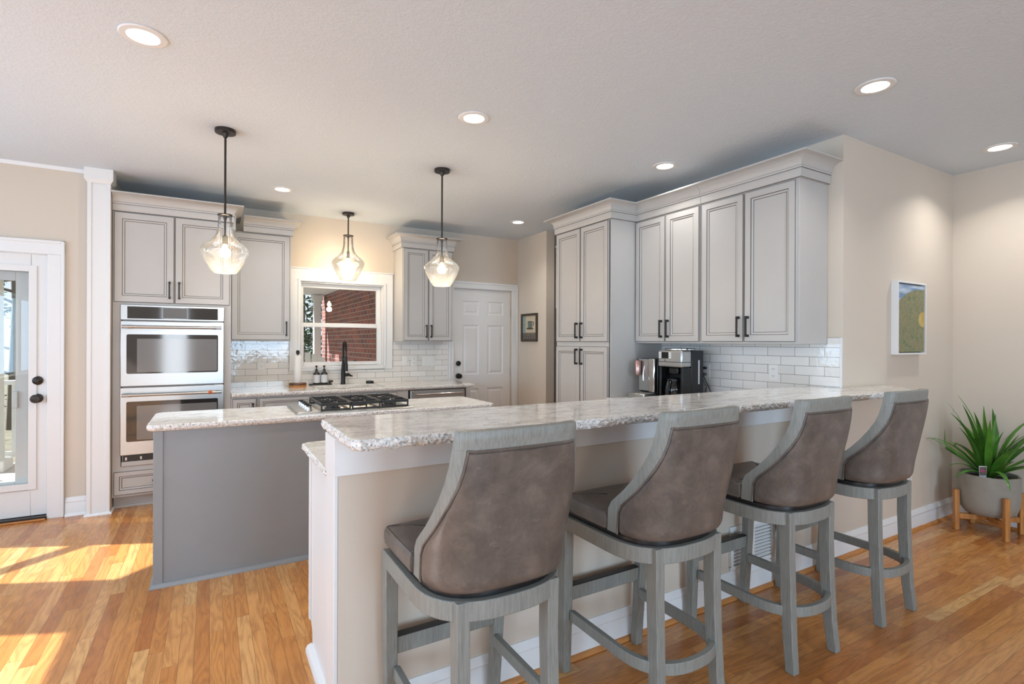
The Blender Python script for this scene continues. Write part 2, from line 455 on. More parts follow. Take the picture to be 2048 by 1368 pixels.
# ================================================================ ROOM SHELL
CE = 2.743
def wall(name, boxes, m='wall', label=None):
    b = MB()
    for q in boxes: b.box(*q, m)
    return struct(b.build(name, smooth=0), label, 'wall')

o = MB().box(-3.2, -4.7, -0.1, 0.38, 6.1, 0, 'floorY').box(0.38, 1.9, -0.1, 3.56, 6.1, 0, 'floorY').box(3.56, 4.1, -0.1, 4.6, 5.4, 0, 'floorY').build('floor', smooth=0)
struct(o, 'honey oak strip floor of the kitchen running toward the back wall', 'floor')
o = MB().box(0.38, -4.7, -0.1, 5.34, 1.9, 0, 'floorX').build('floor_dining', smooth=0)
struct(o, 'honey oak strip floor in front of the breakfast bar running along it', 'floor')
o = MB().box(-3.2, -4.7, CE, 5.34, 6.1, CE + 0.1, 'ceil').build('ceiling', smooth=0)
struct(o, 'white textured ceiling over the whole kitchen', 'ceiling')

# back wall with window (x .83-1.735, z 1.10-2.03) and door opening (2.62-3.445, 0-2.05)
YB = 5.95
wall('wall_back', [(-0.7, YB, 0, 0.83, 6.1, CE), (0.83, YB, 0, 1.735, 6.1, 1.10), (0.83, YB, 2.03, 1.735, 6.1, CE), (1.735, YB, 0, 2.615, 6.1, CE), (2.615, YB, 2.055, 3.448, 6.1, CE), (3.448, YB, 0, 3.56, 6.1, CE)], label='warm beige back wall around the sink window')
# entry wall with the glazed door (opening -1.91..-1.09)
YD = 5.30
wall('wall_entry', [(-2.17, YD, 0, -1.912, 5.45, CE), (-1.912, YD, 2.055, -1.088, 5.45, CE), (-1.088, YD, 0, -0.84, 5.45, CE)], label='beige wall holding the glazed porch door')
wall('wall_return', [(-0.84, 5.215, 0, -0.692, 6.1, CE)], label='short beige return wall left of the oven cabinet')
# angled bay wall with a window, built along its own axis then turned
bw = MB()
Lb = 1.122
for q in ((0, 0, 0, 0.27, 0.15, CE), (0.27, 0, 0, 0.95, 0.15, 0.72), (0.27, 0, 2.1, 0.95, 0.15, CE), (0.95, 0, 0, Lb, 0.15, CE)): bw.box(*q, 'wall')
bw.box(0.27, 0.06, 1.36, 0.95, 0.10, 1.43, 'trim')
bay = bw.build('wall_bay', smooth=0); bay.location = (-3.03, 4.58, 0); bay.rotation_euler = (0, 0, math.atan2(0.72, 0.86)); struct(bay, 'angled beige bay wall with a window left of the porch door', 'wall')
# left wall: openings y 0.4..4.32 split by mullions
XL = -3.03
wall('wall_left', [(-3.18, -4.6, 0, XL, -3.9, CE), (-3.18, -3.9, 0, XL, -0.5, 0.75), (-3.18, -3.9, 2.22, XL, -0.5, CE), (-3.18, -0.5, 0, XL, 0.4, CE), (-3.18, 0.4, 0, XL, 4.36, 0.75), (-3.18, 0.4, 2.22, XL, 4.36, CE), (-3.18, 4.36, 0, XL, 4.6, CE), (-3.14, 2.0, 0.75, -3.06, 2.14, 2.22), (-3.14, -2.3, 0.75, -3.06, -2.16, 2.22)], label='beige left wall with tall windows')
wall('wall_rear', [(-3.18, -4.6, 0, -1.02, -4.45, CE), (-1.02, -4.6, 2.32, -0.48, -4.45, CE), (-0.48, -4.6, 0, 0.46, -4.45, CE), (0.46, -4.6, 0, 2.18, -4.45, 0.32), (0.46, -4.6, 2.44, 2.18, -4.45, CE), (2.18, -4.6, 0, 5.34, -4.45, CE)], label='beige rear wall behind the viewer with windows')
Y0 = 1.835; X1 = 3.56; X2 = 5.19
wall('wall_kitchen', [(X1, Y0, 0, 3.70, 4.20, CE)], label='beige wall behind the tall cabinets and coffee counter')
wall('wall_painting', [(3.70, Y0, 0, 5.34, 1.985, CE)], label='beige wall where the landscape painting hangs')
wall('wall_right', [(X2, -4.6, 0, 5.34, Y0, CE)], label='beige right wall behind the potted plant')
wall('wall_stub', [(3.54, 5.26, 0, 3.66, YB, CE)], label='beige wall end with the coffee cup picture')
wall('wall_alcove', [(4.45, 4.05, 0, 4.6, 5.4, CE), (3.66, 5.30, 0, 4.45, 5.4, CE), (3.70, 4.05, 0, 4.45, 4.2, CE)], label='beige walls of the refrigerator alcove')
wall('wall_bar', [(0.38, Y0, 0, X1, 1.972, 1.054)], label='pale beige knee wall carrying the raised breakfast bar')

# baseboards: profile (out, z)
BBP = [(0, 0.0, None), (0.016, 0.0, None), (0.016, 0.092, None), (0.013, 0.10, None), (0.013, 0.106, None), (0.016, 0.111, None), (0.010, 0.132, None), (0.005, 0.145, None), (0, 0.145, None)]
SHP = [(0.016, 0.0, None), (0.032, 0.0, None), (0.030, 0.010, None), (0.024, 0.017, None), (0.016, 0.019, None)]
def base(name, path, label, shoe='shoe'):
    struct(MB().sweep(path, BBP, 'trim').build(name), label, 'baseboard')
    if shoe: struct(MB().sweep(path, SHP, shoe).build(name.replace('baseboard', 'trim') + '_shoe'), label.replace('baseboard', 'shoe moulding').replace('white', 'oak' if shoe == 'shoe' else 'white'), 'trim')
base('baseboard_bar', [(0.40, Y0), (X2, Y0), (X2, -4.4)], 'white moulded baseboard along the breakfast bar and painting wall')
base('baseboard_entry', [(-0.985, YD), (-0.84, YD)], 'white moulded baseboard between porch door and pilaster', 'trim')

# pilaster with capital at the end of the return wall
b = MB().box(-0.84, 5.20, 0, -0.692, 5.2145, 2.66, 'trim').box(-0.84, 5.193, 0, -0.812, 5.20, 2.66, 'trim').box(-0.72, 5.193, 0, -0.692, 5.20, 2.66, 'trim').box(-0.84, 5.196, 0.0, -0.692, 5.2, 0.012, 'trim')
b.sweep([(-0.8405, 5.30), (-0.8405, 5.193), (-0.6915, 5.193), (-0.6915, 5.33)], [(0, 2.628, None), (0.006, 2.64, None), (0.018, 2.655, None), (0.018, CE, None), (0, CE, None)], 'trim')
b.sweep([(-0.8405, 5.295), (-0.8405, 5.193), (-0.6915, 5.193), (-0.6915, 5.33)], [(0, 0, None), (0.016, 0, None), (0.012, 0.014, None), (0, 0.02, None)], 'trim')
struct(b.build('trim_pilaster', bevel=0.002), 'white flat pilaster with capital between porch door and oven cabinet', 'pilaster')

# crown strip visible over the porch door wall
struct(MB().sweep([(-2.0, YD), (-0.862, YD)], [(0, CE - 0.028, None), (0.012, CE - 0.028, None), (0.02, CE, None), (0, CE, None)], 'trim').build('trim_entry'), 'thin white strip where entry wall meets ceiling', 'trim')

# casings: boards around an opening facing -y
CASP = None
def casing(name, x0, x1, ztop, w, y, label, wl=None, wr=None, bottom=None):
    b = MB(); wl = w if wl is None else wl; wr = w if wr is None else wr
    zb = 0 if bottom is None else bottom
    b.box(x0 - wl, y - 0.018, zb, x0, y, ztop, 'trim').box(x1, y - 0.018, zb, x1 + wr, y, ztop, 'trim').box(x0 - wl, y - 0.018, ztop, x1 + wr, y, ztop + w, 'trim')
    # raised outer back-band and inner bead
    b.box(x0 - wl, y - 0.028, zb, x0 - wl + 0.022, y - 0.018, ztop + w, 'trim').box(x1 + wr - 0.022, y - 0.028, zb, x1 + wr, y - 0.018, ztop + w, 'trim').box(x0 - wl + 0.022, y - 0.028, ztop + w - 0.022, x1 + wr - 0.022, y - 0.018, ztop + w, 'trim')
    return struct(b.build(name, bevel=0.004), label, 'casing')
casing('trim_entry_door', -1.905, -1.095, 2.052, 0.105, YD, 'white moulded casing around the glazed porch door')
b = MB()
casing('trim_back_door', 2.615, 3.452, 2.056, 0.085, YB, 'white casing around the six panel door', wl=0.068)
# jambs of doors and window
struct(MB().box(-1.912, YD + 0.001, 0, -1.905, 5.449, 2.055, 'trim').box(-1.095, YD + 0.001, 0, -1.088, 5.449, 2.055, 'trim').box(-1.905, YD + 0.001, 2.048, -1.095, 5.449, 2.055, 'trim').build('trim_entry_jamb', smooth=0), 'white jamb of the porch door', 'jamb')

# ---------------------------------------------------------------- window over the sink
b = MB()
xa, xb, za, zb = 0.83, 1.735, 1.10, 2.03
b.box(0.722, YB - 0.020, 1.068, xa, YB, zb, 'trim').box(xb, YB - 0.020, 1.068, 1.838, YB, zb, 'trim').box(0.722, YB - 0.020, zb, 1.838, YB, 2.162, 'trim').box(xa, YB - 0.020, 1.068, xb, YB, za, 'trim')
b.box(0.715, YB - 0.032, 2.162, 1.845, YB, 2.178, 'trim')
b.box(0.806, YB - 0.028, za, xa, YB - 0.02, zb + 0.024, 'trim').box(xb, YB - 0.028, za, xb + 0.024, YB - 0.02, zb + 0.024, 'trim').box(xa, YB - 0.028, zb, xb, YB - 0.02, zb + 0.024, 'trim')
win = struct(b.build('window_1', bevel=0.003), 'white double hung window above the kitchen sink', 'window')
b = MB().box(xa, YB + 0.001, za, xa + 0.01, 6.10, zb, 'trim').box(xb - 0.01, YB + 0.001, za, xb, 6.10, zb, 'trim').box(xa + 0.01, YB + 0.001, zb - 0.012, xb - 0.01, 6.1, zb, 'trim').box(xa + 0.01, YB + 0.001, za, xb - 0.01, 6.10, za + 0.014, 'trim')
b.build('jamb', win)
def sash(y, z0, z1, top, bot):
    b = MB(); b.box(xa + 0.011, y, z0, xa + 0.045, y + 0.03, z1, 'trim').box(xb - 0.06, y, z0, xb - 0.011, y + 0.03, z1, 'trim').box(xa + 0.045, y, z1 - top, xb - 0.06, y + 0.03, z1, 'trim').box(xa + 0.045, y, z0, xb - 0.06, y + 0.03, z0 + bot, 'trim')
    s = b.build('sash', win, bevel=0.003)
    g = MB().box(xa + 0.043, y + 0.013, z0 + bot - 0.002, xb - 0.058, y + 0.017, z1 - top + 0.002, 'glasspane').build('pane', s, smooth=0)
sash(6.045, 1.548, 2.018, 0.045, 0.04)
sash(6.008, 1.115, 1.585, 0.045, 0.042)

# ---------------------------------------------------------------- glazed porch door (door_1)
d1 = MB(); x0, x1 = -1.902, -1.098
yd = 5.325
gx0, gx1, gz0, gz1 = -1.80, -1.197, 0.268, 1.925
for q in ((x0, yd, 0.03, gx0, yd + 0.042, 2.047), (gx1, yd, 0.03, x1, yd + 0.042, 2.047), (gx0, yd, 0.03, gx1, yd + 0.042, gz0), (gx0, yd, gz1, gx1, yd + 0.042, 2.047)): d1.box(*q, 'door')
# raised glazing frame
for q in ((gx0 - 0.035, yd - 0.012, gz0 - 0.035, gx0 + 0.012, yd, gz1 + 0.035), (gx1 - 0.012, yd - 0.012, gz0 - 0.035, gx1 + 0.035, yd, gz1 + 0.035), (gx0 + 0.012, yd - 0.012, gz0 - 0.035, gx1 - 0.012, yd, gz0 + 0.012), (gx0 + 0.012, yd - 0.012, gz1 - 0.012, gx1 - 0.012, yd, gz1 + 0.035)): d1.box(*q, 'door')
door1 = struct(d1.build('door_1', bevel=0.001), 'white porch door with a full length glass lite', 'door')
MB().box(gx0, yd + 0.018, gz0, gx1, yd + 0.024, gz1, 'glasspane').build('pane', door1, smooth=0)
MB().lathe([(0.0, 0), (0.034, 0), (0.034, -0.010), (0.026, -0.014), (0.014, -0.02), (0.012, -0.028), (0.0, -0.028)], (-1.157, yd - 0.001, 1.072), 'bronze', 20, 'y').build('deadbolt', door1)
MB().lathe([(0.0, 0), (0.035, 0), (0.035, -0.008), (0.02, -0.014), (0.014, -0.03), (0.02, -0.04), (0.031, -0.052), (0.033, -0.062), (0.026, -0.074), (0.0, -0.078)], (-1.157, yd - 0.001, 0.935), 'bronze', 20, 'y').build('knob', door1)
MB().box(-1.104, yd - 0.004, 0.90, -1.097, yd + 0.03, 0.96, 'bronze').build('latch_plate', door1)
struct(MB().box(-1.905, 5.27, 0, -1.095, 5.42, 0.026, 'bronze').build('trim_threshold', smooth=0), 'dark threshold under the porch door', 'threshold')
struct(MB().box(-1.95, 5.245, 0, -1.095, 5.27, 0.014, 'shoe').build('trim_threshold_oak', bevel=0.006), 'oak strip before the porch door threshold', 'threshold')
# storm door outside it
b = MB()
sx0, sx1, ys = -1.90, -1.10, 5.40
for q in ((sx0, ys, 0.03, -1.74, ys + 0.03, 2.047), (-1.305, ys, 0.03, sx1, ys + 0.03, 2.047), (-1.74, ys, 0.03, -1.305, ys + 0.03, 0.29), (-1.74, ys, 1.845, -1.305, ys + 0.03, 2.047)): b.box(*q, 'door')
sd = struct(b.build('door_3', bevel=0.003), 'white outer storm door seen through the porch door glass', 'storm door')
MB().box(-1.74, ys + 0.012, 0.29, -1.305, ys + 0.017, 1.845, 'glasspane').build('pane', sd, smooth=0)
MB().box(-1.318, ys - 0.03, 0.86, -1.285, ys - 0.001, 0.99, 'white').build('latch', sd, bevel=0.004)

# ---------------------------------------------------------------- six panel door (door_2)
b = MB(); X0, X1d, yy = 2.622, 3.444, 5.975
PW = [(2.752, 2.982), (3.105, 3.338)]; PH = [(0.22, 0.79), (0.965, 1.60), (1.73, 1.905)]
xs = [X0, PW[0][0], PW[0][1], PW[1][0], PW[1][1], X1d]; zs = [0.008, PH[0][0], PH[0][1], PH[1][0], PH[1][1], PH[2][0], PH[2][1], 2.048]
for i in range(5):
    for j in range(7):
        if i in (1, 3) and j in (1, 3, 5):
            b.rings(xs[i], zs[j], xs[i + 1] - xs[i], zs[j + 1] - zs[j], [(0, yy, 'door'), (0.012, yy + 0.009, 'door'), (0.030, yy + 0.009, 'door'), (0.045, yy + 0.003, 'door')], 'door')
        else:
            b.face([(xs[i], yy, zs[j]), (xs[i + 1], yy, zs[j]), (xs[i + 1], yy, zs[j + 1]), (xs[i], yy, zs[j + 1])], 'door')
b.box(X0, yy + 0.012, 0.008, X1d, yy + 0.04, 2.048, 'door')
for a, c in ((X0, X0 + 0.0001), (X1d - 0.0001, X1d)): b.box(a, yy, 0.008, c, yy + 0.012, 2.048, 'door')
door2 = struct(b.build('door_2', smooth=20), 'white six panel door at the right of the back wall', 'door')
MB().lathe([(0.0, 0), (0.032, 0), (0.032, -0.012), (0.022, -0.018), (0.0, -0.02)], (2.692, yy - 0.001, 1.113), 'black', 20, 'y').build('deadbolt', door2)
MB().lathe([(0.0, 0), (0.034, 0), (0.034, -0.008), (0.016, -0.014), (0.013, -0.03), (0.026, -0.042), (0.031, -0.056), (0.024, -0.07), (0.0, -0.074)], (2.692, yy - 0.001, 0.955), 'black', 20, 'y').build('knob', door2)
for zz in (1.775, 1.0, 0.25):
    MB().box(3.4445, 5.962, zz - 0.05, 3.4495, yy + 0.01, zz + 0.05, 'steel').build('hinge', door2)
struct(MB().box(2.6155, YB + 0.001, 0, 2.621, 6.09, 2.054, 'trim').box(3.445, 5.98, 0, 3.4475, 6.09, 2.054, 'trim').box(2.621, YB + 0.001, 2.0485, 3.445, 6.09, 2.054, 'trim').box(2.621, 6.03, 0, 3.445, 6.09, 2.0485, 'trim').build('trim_back_jamb_and_blocker', smooth=0), 'white jamb of the six panel door with a hidden panel blocking light', 'jamb')  # last box is an unseen backing that only blocks light

# ================================================================ CABINETS
GL = 'glaze'
def door_panel(name, parent, x, z, w, h, y=0.0, st=0.058, mat='cab', th=0.019):
    """recessed panel door with dark glaze lines; front at y-th"""
    yf = y - th
    b = MB()
    b.rings(x, z, w, h, [(0, y, mat), (0, yf + 0.003, mat), (0.0035, yf, GL), (st - 0.006, yf, mat), (st - 0.002, yf + 0.004, GL), (st + 0.006, yf + 0.005, mat), (st + 0.010, yf + 0.008, mat), (st + 0.0135, yf + 0.010, GL)], mat)
    b.face([(x, y, z), (x, y, z + h), (x + w, y, z + h), (x + w, y, z)], mat)
    return b.build(name, parent, smooth=0)
def pull(parent, x, z, vert, y=-0.019, L=0.145, mat='black'):
    b = MB(); t = 0.0055
    if vert:
        for zz in (z - L / 2 + 0.009, z + L / 2 - 0.009): b.box(x - 0.007, y - 0.026, zz - 0.009, x + 0.007, y, zz + 0.009, mat)
        b.box(x - t, y - 0.034, z - L / 2, x + t, y - 0.022, z + L / 2, mat)
    else:
        for xx in (x - L / 2 + 0.009, x + L / 2 - 0.009): b.box(xx - 0.009, y - 0.026, z - 0.007, xx + 0.009, y, z + 0.007, mat)
        b.box(x - L / 2, y - 0.034, z - t, x + L / 2, y - 0.022, z + t, mat)
    return b.build('handle', parent, bevel=0.002)
def crown_prof(zb):
    P = [(0, zb, None), (0.016, zb, None), (0.016, zb + 0.004, GL), (0.019, zb + 0.008, None), (0.019, zb + 0.058, None), (0.024, zb + 0.060, GL), (0.026, zb + 0.072, None), (0.024, zb + 0.074, GL)]
    for k in range(0, 9):
        a = k / 8 * math.pi / 2
        P.append((0.026 + 0.062 * (1 - math.cos(a)), zb + 0.076 + 0.058 * math.sin(a), None))
    P += [(0.096, zb + 0.136, None), (0.096, zb + 0.146, None), (0, zb + 0.146, None)]
    return P
def crown(parent, path, zb=2.438):
    b = MB(); b.sweep(path, crown_prof(zb), 'cab'); return b.build('crown_moulding', parent, smooth=40)
def carcass(parent, x0, x1, d, z0, z1, mat='cab'):
    return MB().box(x0, 0.0, z0, x1, d, z1, mat).build('carcass', parent, bevel=0.0015)

# ---- tall oven cabinet (front of the frame at y = 5.27)
YO = 5.268
oc = thing('oven_cabinet', 'tall grey oven cabinet with two upper doors beside the white pilaster', 'cabinet', (0, YO, 0))
XA, XB = -0.688, 0.158
b = MB()
b.box(XA, 0, 0.105, -0.632, 0.66, 2.44, 'cab').box(0.104, 0, 0.105, XB, 0.66, 2.44, 'cab').box(-0.632, 0, 1.674, 0.104, 0.66, 2.44, 'cab').box(-0.632, 0, 0.105, 0.104, 0.66, 0.352, 'cab').box(-0.632, 0.6, 0.352, 0.104, 0.66, 1.674, 'cab')
b.build('carcass', oc, smooth=0)
MB().box(XA, 0.075, 0, XB, 0.09, 0.105, 'cab').box(XA, 0.063, 0, XB, 0.075, 0.018, 'cab').build('toe_kick', oc, bevel=0.002)
dl = door_panel('door', oc, -0.677, 1.70, 0.408, 0.732); pull(dl, -0.30, 1.81, True)
dr = door_panel('door', oc, -0.262, 1.70, 0.408, 0.732); pull(dr, -0.231, 1.81, True)
dw_ = door_panel('drawer', oc, -0.675, 0.125, 0.822, 0.188, st=0.042); pull(dw_, -0.264, 0.222, False, L=0.30)
crown(oc, [(XA + 0.0, 0.0), (XB, 0.0), (XB, 0.66)])

# ---- double wall oven in it
ov = thing('double_wall_oven', 'stainless double wall oven built into the tall grey cabinet', 'oven', (0, YO - 0.004, 0))
OX0, OX1 = -0.634, 0.104
MB().box(OX0 + 0.01, 0.012, 0.36, OX1 - 0.01, 0.55, 1.665, 'steeld').build('body', ov, smooth=0)
b = MB().box(OX0, -0.022, 1.553, OX1, 0.01, 1.680, 'steel')
cp = b.build('control_panel', ov, bevel=0.004)
gp = MB().box(-0.588, -0.0255, 1.566, 0.056, -0.0222, 1.665, 'blackglass').build('display', cp, bevel=0.002)
MB().box(-0.345, -0.0265, 1.572, -0.175, -0.0256, 1.660, 'darkbox').build('touch_screen', cp, smooth=0)
def oven_door(z0, z1, wz0, wz1, hz, sticker):
    dd = MB().box(OX0, -0.030, z0, OX1, 0.01, z1, 'steel').build('door', ov, bevel=0.005)
    b = MB()
    def rr(x0, za, x1, zb_, r):
        P = []
        for cx_, cz_, a0 in ((x1 - r, zb_ - r, 0), (x0 + r, zb_ - r, 90), (x0 + r, za + r, 180), (x1 - r, za + r, 270)):
            for k in range(5):
                a = R(a0 + k * 22.5); P.append((cx_ + r * math.cos(a), cz_ + r * math.sin(a)))
        return P
    b.prism(rr(-0.592, wz0, 0.058, wz1, 0.012), 'y', -0.0325, -0.0302, 'blackglass'); b.build('window', dd, smooth=0)
    MB().prism(rr(-0.522, wz0 + 0.012, 0.05, wz1 - 0.036, 0.006), 'y', -0.0337, -0.0326, 'ovenin').build('viewing_pane', dd, smooth=0)
    h = MB().tube([(-0.606, -0.078, hz), (0.076, -0.078, hz)], 0.0125, 'steel', 14)
    for xx in (-0.590, 0.060): h.box(xx - 0.016, -0.09, hz - 0.014, xx + 0.016, -0.03, hz + 0.014, 'steeld')
    h.tube([(-0.618, -0.078, hz), (-0.55, -0.078, hz)], 0.0142, 'steel', 14); h.tube([(0.02, -0.078, hz), (0.083, -0.078, hz)], 0.0142, 'steel', 14)
    h.build('handle', dd, smooth=40)
    if sticker: MB().tube([(-0.012, -0.078, hz), (0.014, -0.078, hz)], 0.0149, 'orange', 14).build('sticker', dd)
oven_door(1.008, 1.546, 1.112, 1.436, 1.497, False)
oven_door(0.446, 1.000, 0.556, 0.884, 0.940, True)
b = MB().box(-0.616, -0.012, 0.396, 0.086, 0.01, 0.438, 'blackp')
for k in range(7):
    xx = -0.60 + k * 0.1
    b.box(xx, -0.014, 0.404, xx + 0.012, -0.0121, 0.428, 'steel')
b.build('vent_strip', ov, smooth=0)
MB().box(-0.625, -0.010, 0.356, 0.095, 0.01, 0.392, 'cab').build('lower_trim', ov, smooth=0)

# ---- wall cabinets on the back wall
YU = 5.638
uc = thing('wall_cabinet', 'single door grey wall cabinet between oven cabinet and sink window', 'cabinet', (0, YU, 0))
carcass(uc, 0.16, 0.698, 0.310, 1.385, 2.44)
d = door_panel('door', uc, 0.172, 1.396, 0.515, 1.034); pull(d, 0.655, 1.508, True)
crown(uc, [(0.272, 0.0), (0.698, 0.0), (0.698, 0.310)])
uc = thing('wall_cabinet', 'narrow two door grey wall cabinet right of the sink window', 'cabinet', (0, YU, 0))
carcass(uc, 1.856, 2.462, 0.310, 1.385, 2.44)
d = door_panel('door', uc, 1.868, 1.396, 0.288, 1.034, st=0.05); pull(d, 2.131, 1.503, True)
d = door_panel('door', uc, 2.164, 1.396, 0.288, 1.034, st=0.05); pull(d, 2.190, 1.503, True)
crown(uc, [(1.856, 0.310), (1.856, 0.0), (2.462, 0.0), (2.462, 0.310)])

# ---- pantry and right hand wall cabinets (fronts face -x; local x runs toward the viewer)
pc = thing('pantry_cabinet', 'tall four door grey pantry cabinet next to the coffee counter', 'cabinet', (2.952, 4.195, 0), H90)
PWd = 0.795
MB().box(0, 0, 0.10, PWd, 0.605, 2.44, 'cab').build('carcass', pc, bevel=0.0015)
MB().box(0, 0.07, 0, PWd, 0.085, 0.10, 'cab').build('toe_kick', pc, smooth=0)
for (xx, hx) in ((0.012, 0.352), (0.398, 0.424)):
    d = door_panel('door', pc, xx, 1.39, 0.376, 1.042, st=0.052); pull(d, hx, 1.492, True)
    d = door_panel('door', pc, xx, 0.13, 0.376, 1.216, st=0.052); pull(d, hx, 1.252, True)
MB().box(PWd - 0.012, -0.003, 0.13, PWd - 0.0085, -0.0002, 2.43, GL).box(0.774 + 0.002, -0.002, 0.13, 0.779, -0.0002, 2.43, GL).build('glaze_strip', pc, smooth=0)
crown(pc, [(0, 0.605), (0.0, 0.0), (PWd, 0.0), (PWd, 0.286)])

XU = 3.238
def right_upper(label, yfar, w, ws, crown_path):
    r = thing('wall_cabinet', label, 'cabinet', (XU, yfar, 0), H90)
    carcass(r, 0, w, 0.318, 1.378, 2.44)
    x = 0.010
    for k, dwid in enumerate(ws):
        d = door_panel('door', r, x, 1.392, dwid, 1.036, st=0.052)
        pull(d, x + (dwid - 0.03 if k == 0 else 0.03), 1.497, True)
        x += dwid + 0.012
    crown(r, crown_path)
right_upper('two door grey wall cabinet above the coffee makers', 3.395, 0.703, (0.335, 0.333), [(0.0, 0), (0.703, 0)])
right_upper('two door grey wall cabinet nearest the painting wall', 2.690, 0.757, (0.355, 0.364), [(0.0, 0), (0.757, 0), (0.757, 0.318)])

# ---- base run on the back wall
YBc = 5.262
def base_cab(name, label, x0, x1, fronts, endpanel=False):
    r = thing(name, label, 'cabinet', (0, YBc, 0))
    MB().box(x0, 0, 0.10, x1, 0.66, 0.876, 'cab').build('carcass', r, smooth=0)
    MB().box(x0, 0.07, 0, x1, 0.085, 0.1, 'cab').build('toe_kick', r, smooth=0)
    for (nm, a, c, z0, z1, st, hd) in fronts:
        d = door_panel(nm, r, a, z0, c - a, z1 - z0, st=st)
        if hd == 'v': pull(d, c - 0.028, z1 - 0.11, True)
        if hd == 'h': pull(d, (a + c) / 2, (z0 + z1) / 2, False, L=0.22)
    return r
base_cab('base_cabinet', 'narrow grey base cabinet beside the wall oven', 0.16, 0.372, [('door', 0.172, 0.362, 0.12, 0.862, 0.042, 'v')])
base_cab('base_cabinet', 'grey drawer cabinet left of the kitchen sink', 0.374, 0.846, [('drawer', 0.386, 0.836, 0.70, 0.862, 0.036, 'h'), ('drawer', 0.386, 0.836, 0.41, 0.69, 0.045, 'h'), ('drawer', 0.386, 0.836, 0.12, 0.40, 0.045, 'h')])
base_cab('base_cabinet', 'grey sink base cabinet under the window', 0.848, 1.80, [('drawer', 0.86, 1.668, 0.70, 0.862, 0.036, None), ('door', 0.86, 1.258, 0.12, 0.69, 0.05, 'v'), ('door', 1.27, 1.668, 0.12, 0.69, 0.05, 'v')])
r = thing('base_end_panel', 'grey end panel right of the dishwasher', 'panel', (2.462, YBc, 0)); MB().box(0, -0.02, 0, 0.05, 0.66, 0.876, 'cab').build('panel', r, smooth=0)
dw = thing('dishwasher', 'stainless dishwasher under the back counter near the white door', 'dishwasher', (0, YBc, 0))
MB().box(1.815, 0.0, 0.1, 2.445, 0.6, 0.874, 'steeld').build('body', dw, smooth=0)
MB().box(1.818, -0.026, 0.12, 2.443, -0.001, 0.866, 'steel').build('door', dw, bevel=0.004)
b = MB().tube([(1.86, -0.072, 0.828), (2.40, -0.072, 0.828)], 0.011, 'chrome', 12)
for xx in (1.885, 2.375): b.tube([(xx, -0.0255, 0.828), (xx, -0.072, 0.828)], 0.009, 'chrome', 10)
b.build('handle', dw)
MB().box(1.818, 0.06, 0.0, 2.443, 0.08, 0.1, 'blackp').build('toe_kick', dw, smooth=0)

# ================================================================ COUNTERTOPS
def nz(p, k=37.0):
    return (math.sin(p[0] * k * 3.1 + p[2] * 61 + 1.3) + math.sin(p[1] * k * 2.7 + p[2] * 83 + 0.4) + math.sin((p[0] + p[1]) * k * 5.3 + p[2] * 150)) / 3
def slab(poly, z0, z1, rough, amp=0.006, step=0.009, loc=(0, 0, 0)):
    """stone slab from a CCW outline; rough = indices of chiselled edges"""
    b = MB(loc); n = len(poly); rnd = random.Random(3)
    pts = []
    for i in range(n):
        p, q = Vector(poly[i]), Vector(poly[(i + 1) % n]); d = q - p; L = d.length; d.normalize(); nr = Vector((d.y, -d.x))
        k = max(1, int(L / step)) if i in rough else 1
        for j in range(k):
            pts.append((p + d * (L * j / k), nr, i in rough))
    rows = []; zs = [(1.0, -0.004), (0.86, 0.0), (0.66, 0.0), (0.45, 0.0), (0.22, -0.003), (0.0, -0.008)]
    for f, ins in zs:
        row = []
        for (p, nr, rg) in pts:
            z = z0 + (z1 - z0) * f
            if rg:
                off = ins * 1.6 + (rnd.random() - 0.62) * amp * (0.45 if f == 1.0 else 1.4)
                q = p + nr * off; z += (rnd.random() - 0.5) * 0.004 if 0 < f < 1 else 0
            else: q = p + nr * (ins * 0.6)
            row.append(b.v((q.x, q.y, z)))
        rows.append(row)
    N = len(pts)
    for a, c in zip(rows, rows[1:]):
        for i in range(N):
            j = (i + 1) % N; m = 'gedge' if pts[i][2] else 'granite'
            b.fv([a[i], c[i], c[j], a[j]], m)
    b.fv(rows[0], 'granite'); b.fv(rows[-1][::-1], 'granite')
    return b
def cham(x0, y0, x1, y1, c):
    return [(x0 + c, y0), (x1 - c, y0), (x1, y0 + c), (x1, y1 - c), (x1 - c, y1), (x0 + c, y1), (x0, y1 - c), (x0, y0 + c)]

tag(slab([(0.385, 1.545), (3.86, 1.545), (4.12, 1.8335), (3.551, 1.8335), (3.551, 2.06), (0.385, 2.06), (0.358, 2.03), (0.358, 1.575)], 1.0555, 1.092, {0, 5, 6, 7}, 0.007).build('bar_countertop', smooth=20), 'long raised granite bar top with chiselled edge behind the stools', 'countertop')
tag(slab([(0.39, 1.9735), (2.95, 1.9735), (2.95, 2.573), (0.39, 2.573), (0.364, 2.545), (0.364, 2.0), ], 0.878, 0.914, {3, 4, 5}, 0.006).build('peninsula_countertop', smooth=20), 'lower granite counter on the kitchen side of the breakfast bar', 'countertop')
tag(slab([(2.91, 2.577), (3.551, 2.577), (3.551, 3.397), (2.91, 3.397)], 0.878, 0.914, set()).build('coffee_countertop', smooth=20), 'granite counter along the right wall under the coffee makers', 'countertop')
tag(slab([(2.952, 1.9735), (3.551, 1.9735), (3.551, 2.575), (2.952, 2.575)], 0.878, 0.914, set()).build('corner_countertop', smooth=20), 'granite corner counter where bar and coffee counter meet', 'countertop')
tag(slab(cham(-0.306, 3.48, 1.885, 4.10, 0.035), 0.878, 0.914, {0, 7, 6, 5, 1, 2}, 0.0035).build('island_countertop', smooth=20), 'granite island top carrying the gas cooktop', 'countertop')
